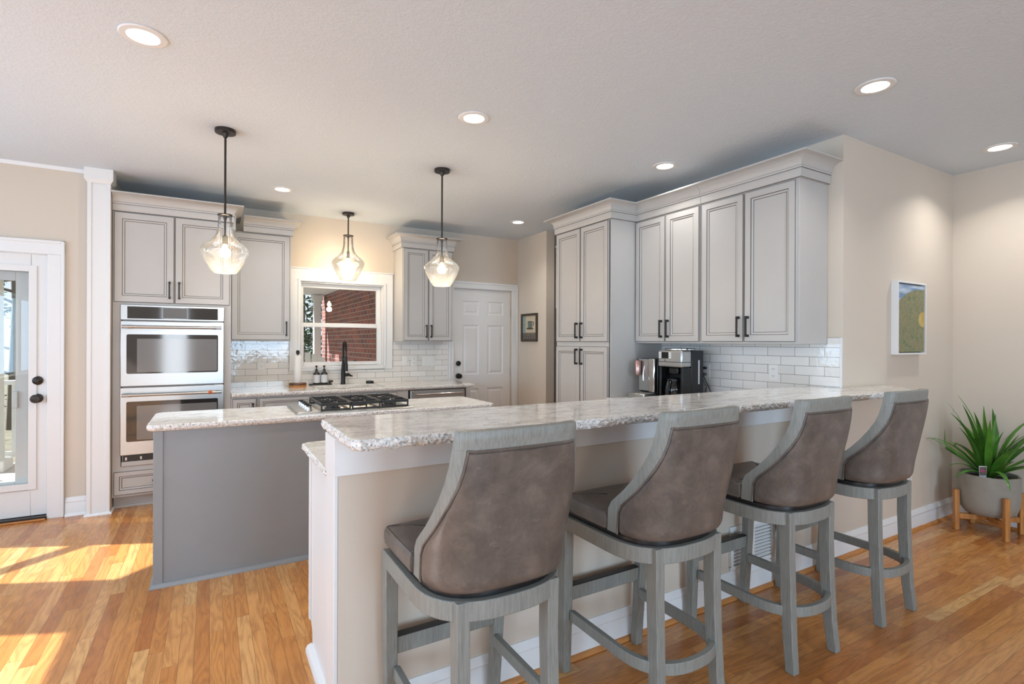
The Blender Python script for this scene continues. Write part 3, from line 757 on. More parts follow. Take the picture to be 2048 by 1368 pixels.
# back counter around the sink cut-out
b = MB()
sx0, sx1, sy0, sy1 = 0.93, 1.60, 5.36, 5.79
fr = slab([(0.162, 5.222), (2.555, 5.222), (2.555, sy0), (0.162, sy0)], 0.878, 0.914, {0, 1}, 0.004)
for q in ((0.162, sy0, 0.878, sx0, 5.940, 0.9139), (sx1, sy0, 0.878, 2.555, 5.940, 0.9139), (sx0, sy1, 0.878, sx1, 5.940, 0.9139)): fr.box(*q, 'granite')
tag(fr.build('back_countertop', smooth=20), 'granite counter under the window with the sink cut into it', 'countertop')

sk = MB()
for q in ((sx0 - 0.012, sy0 - 0.012, 0.70, sx1 + 0.012, sy0, 0.8765), (sx0 - 0.012, sy1, 0.70, sx1 + 0.012, sy1 + 0.012, 0.8765), (sx0 - 0.012, sy0, 0.70, sx0, sy1, 0.8765), (sx1, sy0, 0.70, sx1 + 0.012, sy1, 0.8765), (sx0 - 0.012, sy0 - 0.012, 0.69, sx1 + 0.012, sy1 + 0.012, 0.70)): sk.box(*q, 'steel')
r = thing('kitchen_sink', 'stainless undermount sink set in the granite below the window', 'sink', (0, 0, 0)); sk.build('basin', r, smooth=0)
MB().lathe([(0, 0.7005), (0.04, 0.7005), (0.04, 0.704), (0, 0.704)], (1.26, 5.6, 0), 'steeld').build('drain', r)

# backsplash tile
o = MB().box(0.160, 5.941, 0.9145, 0.720, 5.9495, 1.384, 'tileB').box(1.842, 5.941, 0.9145, 2.535, 5.9495, 1.384, 'tileB').box(0.720, 5.941, 0.9145, 1.842, 5.9495, 1.066, 'tileB').build('backsplash_tile', smooth=0)
struct(o, 'white subway tile backsplash under the sink window', 'tile')
struct(MB().box(2.535, 5.938, 0.9145, 2.5455, 5.9495, 1.384, 'trim').build('trim_tile_back', smooth=0), 'white edge strip of the back tile', 'trim')
o = MB().box(3.5525, 1.848, 1.0925, 3.5595, 1.93, 1.419, 'tileR').box(3.5525, 1.93, 1.0925, 3.5595, 2.06, 1.377, 'tileR').box(3.5525, 2.06, 0.9145, 3.5595, 3.398, 1.377, 'tileR').build('backsplash_tile', smooth=0)
struct(o, 'white subway tile backsplash behind the coffee makers', 'tile')
struct(MB().box(3.549, 1.8365, 1.0925, 3.5595, 1.848, 1.419, 'trim').build('trim_tile_right', smooth=0), 'white edge strip of the right tile', 'trim')

# ================================================================ ISLAND AND PENINSULA
isl = thing('kitchen_island', 'grey painted island between the breakfast bar and the sink wall', 'island', (0, 0, 0))
IX0, IX1, IY0, IY1 = -0.268, 1.845, 3.508, 4.072
MB().box(IX0, IY0, 0.0, IX1, IY1, 0.877, 'island').build('body', isl, smooth=0)
b = MB().box(IX0 - 0.006, IY0 - 0.007, 0.0, IX0 + 0.040, IY0 - 0.0005, 0.876, 'island').box(IX0 - 0.006, IY0 - 0.0005, 0, IX0 - 0.0005, IY0 + 0.05, 0.876, 'island')
b.build('corner_board', isl, bevel=0.002)
MB().sweep([(IX0 - 0.001, IY1), (IX0 - 0.001, IY0 - 0.001), (IX1, IY0 - 0.001)], [(0, 0.0005, None), (0.022, 0.0005, None), (0.021, 0.010, None), (0.013, 0.022, None), (0, 0.026, None)], 'island').build('base_moulding', isl)

pn = thing('peninsula_cabinet', 'white peninsula base cabinet end beneath the lower granite counter', 'cabinet', (0, 0, 0))
MB().box(0.42, 1.9735, 0.10, 2.90, 2.49, 0.8755, 'cab').box(0.42, 1.9735, 0, 2.9, 2.42, 0.0995, 'cab').build('carcass', pn, smooth=0)
b = MB(); b.prism([(1.9735, 0), (2.440, 0), (2.440, 0.085), (2.468, 0.118), (2.500, 0.125), (2.500, 0.8755), (1.9735, 0.877)], 'x', 0.396, 0.4195, 'trim')
b.box(0.3885, 2.47, 0.13, 0.396, 2.50, 0.877, 'trim')
b.build('end_panel', pn, bevel=0.002)
MB().sweep([(0.396, 2.455), (0.396, 1.976)], [(0, 0.0005, None), (0.026, 0.0005, None), (0.026, 0.016, None), (0.018, 0.030, None), (0, 0.036, None)], 'trim').build('base_moulding', pn)
cc = thing('base_cabinet', 'grey base cabinet under the coffee counter', 'cabinet', (0, 0, 0))
MB().box(2.94, 2.50, 0.0, 3.55, 3.395, 0.877, 'cab').box(2.945, 1.9735, 0, 3.55, 2.495, 0.877, 'cab').build('carcass', cc, smooth=0)

# white apron boards under the bar top
b = MB().box(0.362, 1.815, 0.925, 3.52, Y0 - 0.0005, 1.055, 'trim').box(0.362, Y0 - 0.0005, 0.925, 0.3795, 1.972, 1.055, 'trim')
struct(b.build('trim_bar_apron', bevel=0.002), 'white apron board under the bar top', 'trim')
struct(MB().box(0.366, Y0 + 0.0, 0.0, 0.3795, 1.972, 0.9245, 'trim').build('trim_bar_end', bevel=0.002), 'white board on the end of the knee wall', 'trim')

# ================================================================ BAR STOOLS
def superell(hw, front, mid, rear, n, k=10):
    """U outline, CCW seen from above starting at front right: list of (x, y)"""
    P = [(hw, front), (hw, mid)]
    for i in range(1, 2 * k):
        a = math.pi * i / (2 * k); c, s_ = math.cos(a), math.sin(a)
        P.append((hw * math.copysign(abs(c) ** (2 / n), c), mid - (mid - rear) * abs(s_) ** (2 / n)))
    P += [(-hw, mid), (-hw, front)]
    return P
def offset_loop(P, d):
    n = len(P); out = []
    for i in range(n):
        a, p, c = Vector(P[i - 1]), Vector(P[i]), Vector(P[(i + 1) % n])
        def nn(u, w):
            q = (w - u)
            if q.length < 1e-9: return Vector((0, 0))
            q.normalize(); return Vector((-q.y, q.x))
        m = nn(a, p) + nn(p, c)
        if m.length < 1e-6: m = nn(a, p)
        m.normalize(); k = max(0.5, m.dot(nn(p, c)))
        out.append(tuple(p + m * (d / k)))
    return out
def area(P): return sum(P[i - 1][0] * P[i][1] - P[i][0] * P[i - 1][1] for i in range(len(P)))
def ccw(P): return P if area(P) > 0 else P[::-1]

SZ = [0.690, 0.70, 0.735, 0.77, 0.80, 0.825, 0.86, 0.905, 0.955, 1.0, 1.045, 1.09, 1.15]
def interp(xs, ys, x):
    if x <= xs[0]: return ys[0]
    for i in range(len(xs) - 1):
        if x <= xs[i + 1]:
            t = (x - xs[i]) / (xs[i + 1] - xs[i]); return ys[i] + (ys[i + 1] - ys[i]) * t
    return ys[-1]
KZ = [0.68, 0.77, 0.80, 0.825, 0.86, 0.905, 0.955, 1.0, 1.045, 1.09, 1.15]
KY = [-0.030, -0.035, -0.052, -0.080, -0.117, -0.157, -0.194, -0.221, -0.239, -0.249, -0.257]
def shell_curve(z, off):
    ye = interp(KZ, KY, z); xe = interp([0.68, 0.82, 0.95, 1.15], [0.219, 0.218, 0.207, 0.187], z)
    rr = interp([0.68, 0.72, 0.80, 0.95, 1.15], [-0.238, -0.247, -0.258, -0.278, -0.304], z)
    ex = interp([0.68, 0.9, 1.15], [0.62, 0.60, 0.52], z); py = interp([0.68, 0.9, 1.15], [0.62, 0.60, 0.60], z)
    P = []
    for i in range(121):
        a = -math.pi / 2 + math.pi * i / 120; s_, c = math.sin(a), abs(math.cos(a))
        P.append(Vector((xe * math.copysign(abs(s_) ** ex, s_), ye - (ye - rr) * c ** py, z)))
    if not off: return P
    Q = []
    for i in range(121):
        d = (P[min(i + 1, 120)] - P[max(i - 1, 0)]).normalized()
        q = P[i] + Vector((-d.y, d.x, 0)) * off
        if abs(q.x) > 1e-6 and q.x * P[i].x < 0: q.x = 0
        Q.append(q)
    return Q
def along(P, f):
    """point at arc fraction f"""
    d = [0]
    for a, b_ in zip(P, P[1:]): d.append(d[-1] + (b_ - a).length)
    t = f * d[-1]
    for i in range(len(P) - 1):
        if t <= d[i + 1] + 1e-12:
            u = (t - d[i]) / max(1e-9, d[i + 1] - d[i]); return P[i].lerp(P[i + 1], u)
    return P[-1]
def arclen(P): return sum((b_ - a).length for a, b_ in zip(P, P[1:]))

def make_stool():
    t = thing('bar_stool', 'grey wood bar stool with brown leather back, at the near end of the bar', 'bar stool', (0, 0, 0), 0, 'bar stools along the breakfast bar')
    def leg(pts, size):
        loops = []
        for (x, y, z, sx, sy) in pts: loops.append([(x - sx, y - sy, z), (x + sx, y - sy, z), (x + sx, y + sy, z), (x - sx, y + sy, z)])
        MB().loft(loops, 'greywood').build('leg', t, bevel=0.003)
    for s in (-1, 1):
        leg([(s * 0.203, 0.262, 0.0, 0.019, 0.019), (s * 0.211, 0.245, 0.35, 0.021, 0.021), (s * 0.214, 0.236, 0.6675, 0.022, 0.022)], 0)
        leg([(s * 0.158, -0.228, 0.0, 0.019, 0.020), (s * 0.152, -0.214, 0.14, 0.020, 0.022), (s * 0.149, -0.204, 0.32, 0.020, 0.024), (s * 0.148, -0.198, 0.50, 0.020, 0.025), (s * 0.150, -0.198, 0.6675, 0.020, 0.026)], 0)
    # seat rail
    P = ccw(superell(0.235, 0.256, -0.03, -0.246, 2.6)); Q = offset_loop(P, 0.030)
    b = MB(); b.loft([[(x, y, 0.612) for x, y in Q], [(x, y, 0.612) for x, y in P], [(x, y, 0.668) for x, y in P], [(x, y, 0.668) for x, y in Q], [(x, y, 0.612) for x, y in Q]], 'greywood', cap=False)
    b.build('seat_rail', t, bevel=0.003)
    P2 = offset_loop(P, 0.020)
    MB().prism(P2, 'z', 0.669, 0.686, 'blackp').build('swivel_plate', t, smooth=30)
    # footrests
    U = superell(0.205, 0.225, -0.06, -0.262, 2.4); V_ = [(x * 0.89, y + (0.0 if abs(x) > 0.2 else 0.022)) for x, y in U]
    V_ = [tuple(q) for q in V_]
    outer = [[(x, y, 0.226), (x, y, 0.268)] for x, y in U]; inner = [[(x, y, 0.226), (x, y, 0.268)] for x, y in V_]
    MB().solid(outer, inner, 'greywood').build('foot_rail', t, bevel=0.002)
    MB().box(-0.195, 0.238, 0.300, 0.195, 0.262, 0.360, 'greywood').build('front_rail', t, bevel=0.003)
    MB().box(-0.188, 0.233, 0.3605, 0.188, 0.266, 0.365, 'black').build('kick_plate', t, bevel=0.001)
    # seat cushion
    S = [(0.222, 0.252), (0.236, 0.238), (0.238, 0.12), (0.236, -0.028), (0.168, -0.034), (0.160, -0.11), (0.12, -0.165), (0.06, -0.182), (-0.06, -0.182), (-0.12, -0.165), (-0.160, -0.11), (-0.168, -0.034), (-0.236, -0.028), (-0.238, 0.12), (-0.236, 0.238), (-0.222, 0.252), (0, 0.258)]
    S = ccw(S)
    loops = []
    for ins, z in ((0.014, 0.688), (0.003, 0.697), (0.0, 0.715), (0.001, 0.738), (0.008, 0.750), (0.012, 0.7485), (0.016, 0.752), (0.045, 0.760)):
        loops.append([(x, y, z) for x, y in offset_loop(S, ins)])
    loops.append([(x * 0.45, y * 0.45, 0.768) for x, y in S])
    MB().loft(loops, 'leather').build('seat_cushion', t, smooth=50)
    # backrest: wood frame around a leather shell
    w = 0.050; zt = 1.1
    zs_side = [z for z in SZ if z <= zt] + [zt]
    zs_side = sorted(set(zs_side))
    fb = MB()
    for s in (0, 1):
        O, I = [], []
        for z in zs_side:
            a = shell_curve(z, -0.006); c = shell_curve(z, 0.036); L = arclen(a); Lc = arclen(c)
            ff = [w * k / 3 / L for k in range(4)]; fc = [w * 0.92 * k / 3 / Lc for k in range(4)]
            if s: ff = [1 - f for f in ff]; fc = [1 - f for f in fc]
            O.append([along(a, f) for f in ff]); I.append([along(c, f) for f in fc])
        fb.solid(O, I, 'greywood')
    O, I = [], []
    for z in (zt + 0.0002, zt + 0.025, 1.146, 1.15):
        e = -0.003 if z == 1.15 else -0.006
        a = shell_curve(z, e); c = shell_curve(z, 0.030)
        O.append([along(a, k / 24) for k in range(25)]); I.append([along(c, k / 24) for k in range(25)])
    fb.solid(O, I, 'greywood')
    fb.build('back_frame', t, smooth=40)
    O, I = [], []; zl = [0.690, 0.694, 0.704, 0.72] + [z for z in SZ if 0.73 < z < zt] + [zt - 0.012, zt - 0.001]
    edge = []
    nz_ = len(zl)
    for i, z in enumerate(zl):
        low = max(0, (0.72 - z) / 0.03)
        a0 = shell_curve(z, 0.0); L = arclen(a0)
        roff = 0.010 * low ** 2; puff = -0.012 if 0 < i < nz_ - 1 else 0.0
        a = shell_curve(z, roff); pz = shell_curve(z, roff + puff); c = shell_curve(z, 0.03)
        f0 = w / L; ro, ri = [], []
        for k in range(33):
            f = f0 + (1 - 2 * f0) * k / 32
            src = a if k in (0, 32) else pz
            ro.append(along(src, f)); ri.append(along(c, f))
        O.append(ro); I.append(ri)
        edge.append((along(shell_curve(z, -0.006), f0 * 1.06), along(shell_curve(z, -0.006), 1 - f0 * 1.06)))
    MB().solid(O, I, 'leather').build('back_cushion', t, smooth=60)
    top = shell_curve(zt - 0.004, -0.006); f0 = w / arclen(top) * 1.06
    path = [e[0] for e in edge] + [along(top, f0 + (1 - 2 * f0) * k / 16) for k in range(1, 16)] + [e[1] for e in edge[::-1]]
    MB().tube(path, 0.0042, 'leather', 6).build('piping', t)
    return t
SY = 1.515
st = make_stool(); st.location = (0.751, SY, 0)
dup(st, (1.499, SY, 0), 0, 'grey wood bar stool with brown leather back, second from the open end of the bar')
dup(st, (2.272, SY, 0), 0, 'grey wood bar stool with brown leather back, standing before the white wall register')
dup(st, (3.002, SY, 0), 0, 'grey wood bar stool with brown leather back, closest to the potted plant')

# ================================================================ LIGHTS IN THE ROOM
def pendant(label, x, y, sc, zcap, group='glass pendant lights', s_h=1.0):
    t = thing('pendant_light', label, 'pendant light', (x, y, zcap), 0, group)
    rise = CE - zcap
    MB().lathe([(0.0, rise), (0.060, rise), (0.062, rise - 0.008), (0.060, rise - 0.022), (0.02, rise - 0.024), (0.012, rise - 0.05), (0.0, rise - 0.05)], (0, 0, 0), 'bronze', 28).build('canopy', t)
    MB().tube([(0, 0, rise - 0.03), (0, 0, 0.004)], 0.0068, 'bronze', 10).build('stem', t)
    MB().lathe([(0, 0.006), (0.043 * sc, 0.006), (0.044 * sc, 0.0), (0.04 * sc, -0.004), (0.0, -0.004)], (0, 0, 0), 'bronze', 24).build('cap', t)
    MB().lathe([(0, -0.002), (0.012, -0.002), (0.010, -0.02), (0.0065, -0.03), (0.0065, -0.125 * s_h), (0.017, -0.135 * s_h), (0.018, -0.185 * s_h), (0, -0.185 * s_h)], (0, 0, 0), 'bronze', 16).build('socket', t)
    prof = [(0.040, -0.005), (0.0405, -0.05), (0.043, -0.09), (0.055, -0.13), (0.082, -0.165), (0.118, -0.192), (0.135, -0.212), (0.138, -0.228), (0.132, -0.248), (0.112, -0.295), (0.084, -0.345), (0.070, -0.364), (0.064, -0.370)]
    n = 40; b = MB(); loops = []
    for r, h in prof: loops.append([(r * sc * math.cos(2 * math.pi * i / n), r * sc * math.sin(2 * math.pi * i / n), h * s_h) for i in range(n)])
    b.loft(loops, 'shade', cap=False); b.fv([b.v(p) for p in loops[-1]], 'shade')
    b.build('glass_shade', t, smooth=80)
    z0 = -0.185 * s_h
    MB().lathe([(0, z0), (0.012, z0 - 0.004), (0.016, z0 - 0.02), (0.031, z0 - 0.042), (0.034, z0 - 0.06), (0.025, z0 - 0.080), (0, z0 - 0.086)], (0, 0, 0), 'bulb', 16).build('bulb', t)
    lamp('pendant_glow', 'POINT', (x, y, zcap + z0 - 0.13), 11.0, (1.0, 0.80, 0.56), shadow_soft_size=0.04)
pendant('glass pendant light over the left end of the island', 0.079, 3.816, 1.0, 2.19)
pendant('glass pendant light over the right end of the island', 1.576, 3.816, 1.0, 2.192)
pendant('larger glass pendant light in front of the sink window', 1.258, 5.62, 1.22, 2.50, s_h=1.28)

def downlight(label, x, y, power=4.0):
    t = thing('downlight', label, 'ceiling light', (x, y, CE), 0, 'recessed ceiling lights')
    MB().lathe([(0.058, -0.0005), (0.092, -0.0005), (0.093, -0.003), (0.088, -0.007), (0.064, -0.008), (0.060, -0.003), (0.058, -0.0005)], (0, 0, 0), 'trim', 40).build('trim_ring', t)
    MB().lathe([(0, -0.0015), (0.0595, -0.0015), (0.0595, -0.0035), (0, -0.0035)], (0, 0, 0), 'diff', 32).build('diffuser', t)
    l = lamp('downlight_beam', 'AREA', (x, y, CE - 0.012), power, (1.0, 0.97, 0.93), (0, 0, 0), shape='DISK', size=0.11)
    l.data.spread = R(125)
downlight('round recessed light above the left end of the island front', -0.263, 2.824)
downlight('round recessed light between the two island pendants', 1.376, 2.835)
downlight('round recessed light in front of the right wall cabinets', 3.014, 2.855, 2.6)
downlight('round recessed light over the bar stools at right', 3.03, 1.405)
downlight('round recessed light above the painting and plant', 4.71, 1.404, 5.5)
downlight('small far recessed light between island pendant and window pendant', 0.552, 5.036)
downlight('small far recessed light near the pantry cabinet top', 3.006, 5.043)

# ================================================================ COOKTOP
ct = thing('gas_cooktop', 'stainless gas cooktop with black grates set on the granite island', 'cooktop', (0.86, 3.79, 0.9143))
b = MB(); b.loft([[(-0.385, -0.255, 0), (0.385, -0.255, 0), (0.385, 0.255, 0), (-0.385, 0.255, 0)], [(-0.385, -0.255, 0.006), (0.385, -0.255, 0.006), (0.385, 0.255, 0.006), (-0.385, 0.255, 0.006)], [(-0.372, -0.242, 0.014), (0.372, -0.242, 0.014), (0.372, 0.242, 0.014), (-0.372, 0.242, 0.014)]], 'steel')
b.build('pan', ct, bevel=0.001)
for (bx, by, br) in ((-0.14, -0.12, 0.04), (-0.14, 0.12, 0.034), (0.06, 0.0, 0.055), (0.25, -0.12, 0.034), (0.25, 0.12, 0.046)):
    MB().lathe([(0, 0.0145), (br + 0.012, 0.0145), (br + 0.01, 0.022), (br, 0.024), (br, 0.032), (br - 0.006, 0.036), (0, 0.036)], (bx, by, 0), 'iron', 20).build('burner', ct)
for k in range(3):
    gx0, gx1 = -0.235 + k * 0.2, -0.235 + k * 0.2 + 0.194; b = MB(); zt, h = 0.062, 0.012; wdt = 0.010
    for yy in (-0.235, 0.225): b.box(gx0, yy, zt - h - 0.006, gx1, yy + wdt, zt, 'iron')
    for xx in (gx0, gx1 - wdt): b.box(xx, -0.225, zt - h - 0.006, xx + wdt, 0.225, zt, 'iron')
    b.box(gx0 + wdt, -0.005, zt - h, gx1 - wdt, 0.005, zt - 0.0005, 'iron')
    mx = (gx0 + gx1) / 2
    for yy in (-0.12, 0.12):
        b.box(gx0 + wdt, yy - 0.005, zt - h, mx - 0.03, yy + 0.005, zt + 0.004, 'iron').box(mx + 0.03, yy - 0.005, zt - h, gx1 - wdt, yy + 0.005, zt + 0.004, 'iron')
        b.box(mx - 0.005, yy + 0.03, zt - h, mx + 0.005, yy + 0.10, zt + 0.004, 'iron').box(mx - 0.005, yy - 0.10, zt - h, mx + 0.005, yy - 0.03, zt + 0.004, 'iron')
    for xx in (gx0, gx1 - wdt):
        for yy in (-0.235, 0.225): b.box(xx, yy, 0.0145, xx + wdt, yy + wdt, zt - h - 0.006, 'iron')
    for yy in (-0.235, 0.225): b.box(gx0 + wdt, yy, 0.0145, gx1 - wdt, yy + wdt, 0.024, 'iron').box(mx - 0.005, yy, 0.024, mx + 0.005, yy + wdt, zt - h - 0.006, 'iron')
    b.build('grate', ct, bevel=0.0015)
for k in range(5):
    kn = MB().lathe([(0, 0.0145), (0.020, 0.0145), (0.020, 0.020), (0.016, 0.024), (0.015, 0.040), (0.013, 0.043), (0, 0.043)], (-0.30, -0.18 + k * 0.088, 0), 'chrome', 18).build('knob', ct)
    MB().box(-0.316, -0.18 + k * 0.088 - 0.004, 0.043, -0.284, -0.18 + k * 0.088 + 0.004, 0.052, 'blackp').build('knob_grip', kn, bevel=0.001)

# ================================================================ SINK AREA
ft = thing('kitchen_faucet', 'matte black spring faucet standing behind the kitchen sink', 'faucet', (1.262, 5.858, 0.9142))
MB().lathe([(0, 0), (0.026, 0), (0.026, 0.01), (0.023, 0.03), (0.024, 0.12), (0.018, 0.20), (0.015, 0.24), (0.013, 0.30), (0, 0.30)], (0, 0, 0), 'black', 18).build('body', ft)
arc = [(0, 0, 0.29), (0, 0, 0.38), (0, -0.005, 0.42), (0, -0.03, 0.45), (0, -0.07, 0.462), (0, -0.11, 0.445), (0, -0.135, 0.41), (0, -0.142, 0.36), (0, -0.142, 0.30)]
MB().tube(arc, 0.008, 'blackp', 10).build('hose', ft)
def resample(P, n):
    P = [Vector(p) for p in P]; return [along(P, k / (n - 1)) for k in range(n)]
A = resample(arc[:-1], 190); sp = []
for i, p in enumerate(A):
    dq = (A[min(i + 1, 189)] - A[max(i - 1, 0)]).normalized(); e1 = Vector((1, 0, 0)); e2 = dq.cross(e1).normalized(); a = i * 0.9
    sp.append(p + e1 * 0.0135 * math.cos(a) + e2 * 0.0135 * math.sin(a))
MB().tube(sp, 0.0028, 'black', 5).build('spring', ft)
MB().lathe([(0, 0.31), (0.012, 0.31), (0.013, 0.26), (0.018, 0.22), (0.019, 0.15), (0, 0.15)], (0, -0.142, 0), 'black', 16).build('spray_head', ft)
MB().tube([(0, 0, 0.275), (0, -0.07, 0.278), (0, -0.142, 0.268)], 0.006, 'black', 8).build('arm', ft)
MB().tube([(0.015, 0, 0.10), (0.06, 0, 0.103), (0.085, -0.004, 0.09), (0.10, -0.006, 0.085)], [0.020, 0.018, 0.009, 0.006], 'black', 10).build('handle', ft)

h = thing('paper_towel_holder', 'round dark wood paper towel holder left of the kitchen sink', 'paper towel holder', (0.775, 5.70, 0.9142))
MB().lathe([(0, 0), (0.083, 0), (0.084, 0.004), (0.084, 0.020), (0, 0.020)], (0, 0, 0), 'acorn', 32).build('base', h)
MB().lathe([(0, 0.0202), (0.084, 0.0202), (0.084, 0.040), (0.080, 0.044), (0, 0.044)], (0, 0, 0), 'walnut', 32).build('base_top', h)
MB().lathe([(0, 0.044), (0.007, 0.044), (0.007, 0.335), (0.016, 0.34), (0.018, 0.36), (0.013, 0.376), (0, 0.378)], (0, 0, 0), 'black', 16).build('rod', h)
o = MB((0.775, 5.70, 0.9585)).lathe([(0.012, 0.0005), (0.037, 0.0005), (0.038, 0.003), (0.038, 0.277), (0.037, 0.28), (0.012, 0.28), (0.012, 0.0005)], (0.775, 5.70, 0.9585), 'paper', 28).build('paper_towel_roll')
tag(o, 'slim white paper towel roll on the dark wood holder', 'paper towel roll')

tr = MB((1.03, 5.875, 0.9142)).prism([(0.915, 5.845), (1.145, 5.845), (1.145, 5.925), (0.915, 5.925)], 'z', 0.9143, 0.926, 'black').build('soap_tray', bevel=0.003)
tag(tr, 'flat black tray holding two soap bottles behind the sink', 'tray')
def soap(x, label):
    t = thing('soap_bottle', label, 'soap bottle', (x, 5.885, 0.9265), 0, 'black soap bottles behind the sink')
    MB().lathe([(0, 0), (0.034, 0), (0.0355, 0.004), (0.0355, 0.102), (0.031, 0.116), (0.016, 0.126), (0.013, 0.132), (0.013, 0.142), (0, 0.142)], (0, 0, 0), 'blackglass', 24).build('bottle', t)
    MB().lathe([(0.0358, 0.012), (0.0362, 0.012), (0.0362, 0.098), (0.0358, 0.098), (0.0358, 0.012)], (0, 0, 0), 'label', 24).build('label', t)
    b = MB().lathe([(0, 0.1422), (0.014, 0.1422), (0.014, 0.156), (0.006, 0.158), (0.0055, 0.178), (0.012, 0.180), (0.012, 0.196), (0, 0.198)], (0, 0, 0), 'blackp', 16); b.box(-0.005, -0.034, 0.184, 0.005, -0.008, 0.194, 'blackp'); b.build('pump', t)
soap(0.988, 'left black soap bottle of the pair on the black tray')
soap(1.068, 'right black soap bottle of the pair on the black tray')
b = MB((1.12, 5.87, 0.9265)); b.tube([(1.108, 5.87, 0.943), (1.122, 5.868, 0.945), (1.155, 5.86, 0.954)], [0.011, 0.016, 0.010], 'blackp', 10)
tag(b.build('dish_brush'), 'small black dish brush on the soap tray', 'brush')
b = MB((1.55, 5.84, 0.9142)); b.lathe([(0, 0), (0.042, 0), (0.044, 0.004), (0.044, 0.018), (0.038, 0.028), (0.02, 0.031), (0, 0.031)], (1.55, 5.84, 0.9143), 'blackp', 24)
tag(b.build('sponge_dish'), 'small round black lidded dish right of the faucet', 'dish')

# ================================================================ OUTLETS AND SWITCHES (plate faces -y in its own frame)
def plate(name, label, cat, loc, rz, kind, w=0.070, h=0.115):
    t = thing(name, label, cat, loc, rz)
    MB().box(-w / 2, -0.005, -h / 2, w / 2, -0.0003, h / 2, 'white').build('plate', t, bevel=0.0025)
    if kind == 'duplex':
        for zz in (-0.026, 0.026):
            r = MB().prism([(-0.015, zz - 0.012), (0.015, zz - 0.012), (0.017, zz), (0.015, zz + 0.012), (-0.015, zz + 0.012), (-0.017, zz)], 'y', -0.0065, -0.0051, 'white').build('receptacle', t, smooth=0)
            MB().box(-0.008, -0.0072, zz - 0.003, -0.0055, -0.0066, zz + 0.006, 'blackp').box(0.0055, -0.0072, zz - 0.003, 0.008, -0.0066, zz + 0.006, 'blackp').box(-0.0015, -0.0072, zz - 0.009, 0.0015, -0.0066, zz - 0.006, 'blackp').build('slots', r, smooth=0)
    else:
        n = kind; p = 0.046
        for k in range(n):
            xx = (k - (n - 1) / 2) * p
            MB().box(xx - 0.016, -0.008, -0.033, xx + 0.016, -0.0051, 0.033, 'white').build('rocker', t, bevel=0.002)
    return t
plate('wall_outlet', 'white outlet on the tile left of the sink window', 'outlet', (0.457, 5.9408, 1.147), 0, 'duplex')
plate('light_switch', 'single white rocker switch on the tile right of the window', 'light switch', (1.985, 5.9408, 1.155), 0, 1)
plate('wall_outlet', 'white outlet between two switches on the back tile', 'outlet', (2.102, 5.9408, 1.153), 0, 'duplex')
plate('light_switch', 'wide three gang white switch next to the white door', 'light switch', (2.285, 5.9408, 1.152), 0, 3, w=0.163)
plate('wall_outlet', 'white outlet with two plugs behind the coffee maker', 'outlet', (3.552, 2.90, 1.15), H90, 'duplex')
plate('wall_outlet', 'empty white outlet on the tile nearest the painting wall', 'outlet', (3.552, 2.31, 1.168), H90, 'duplex')
plate('wall_outlet', 'white outlet low on the painting wall behind the last stool', 'outlet', (4.462, Y0 - 0.0003, 0.415), 0, 'duplex')

vt = thing('wall_register', 'white louvred air register low on the knee wall behind a stool', 'vent', (2.625, Y0 - 0.0005, 0.268))
b = MB(); W2, H2 = 0.195, 0.118
for q in ((-W2, -0.012, -H2, W2, -0.0005, -H2 + 0.022), (-W2, -0.012, H2 - 0.022, W2, -0.0005, H2), (-W2, -0.012, -H2 + 0.022, -W2 + 0.025, -0.0005, H2 - 0.022), (W2 - 0.025, -0.012, -H2 + 0.022, W2, -0.0005, H2 - 0.022), (-0.012, -0.011, -H2 + 0.022, 0.012, -0.0005, H2 - 0.022)): b.box(*q, 'white')
b.build('frame', vt, bevel=0.002)
b = MB()
for k in range(10):
    zz = -0.086 + k * 0.0188
    for a, c in ((-0.168, -0.013), (0.013, 0.168)): b.hexa([(a, -0.010, zz - 0.003), (c, -0.010, zz - 0.003), (c, -0.0025, zz + 0.004), (a, -0.0025, zz + 0.004), (a, -0.0095, zz), (c, -0.0095, zz), (c, -0.0015, zz + 0.007), (a, -0.0015, zz + 0.007)], 'white')
b.build('louvres', vt, smooth=0)
MB().box(-0.168, -0.0012, -0.094, 0.168, -0.0004, 0.094, 'darkbox').build('duct_shade_sheet', vt, smooth=0)  # dark sheet stands in for the shade inside the duct

# ================================================================ COFFEE CORNER (fronts face -x)
em = thing('espresso_machine', 'silver espresso machine with rose coloured spout beside the pantry', 'coffee machine', (3.18, 3.20, 0.9142), H90)
MB().box(-0.10, 0.02, 0.012, 0.10, 0.32, 0.335, 'blackp').build('body', em, bevel=0.006)
MB().box(-0.098, 0.0, 0.065, 0.018, 0.0195, 0.33, 'steel').box(-0.098, 0.0195, 0.16, -0.05, 0.02, 0.17, 'steel').build('front_panel', em, bevel=0.003)
MB().box(0.0185, -0.012, 0.055, 0.088, 0.0195, 0.336, 'chrome').build('side_column', em, bevel=0.010)
b = MB().lathe([(0, 0.178), (0.008, 0.182), (0.023, 0.198), (0.0245, 0.21), (0.0245, 0.312), (0.022, 0.316), (0, 0.316)], (-0.082, -0.03, 0), 'copper', 24); b.build('spout', em)
MB().tube([(-0.012, -0.02, 0.27), (-0.010, -0.035, 0.22), (-0.002, -0.045, 0.15)], [0.009, 0.006, 0.004], 'chrome', 10).build('steam_wand', em)
MB().box(-0.10, -0.125, 0.0, 0.088, 0.015, 0.052, 'steel').build('drip_tray', em, bevel=0.010)
o = MB((3.12, 3.24, 0.9142)).prism([(2.985 + 0.14 - 0.14 * math.cos(a) * 1.0, 3.26 + 0.06 * math.sin(a)) for a in [2 * math.pi * k / 24 for k in range(24)]], 'z', 0.9143, 0.918, 'blackp').build('counter_mat')
bpy.data.objects.remove(o)

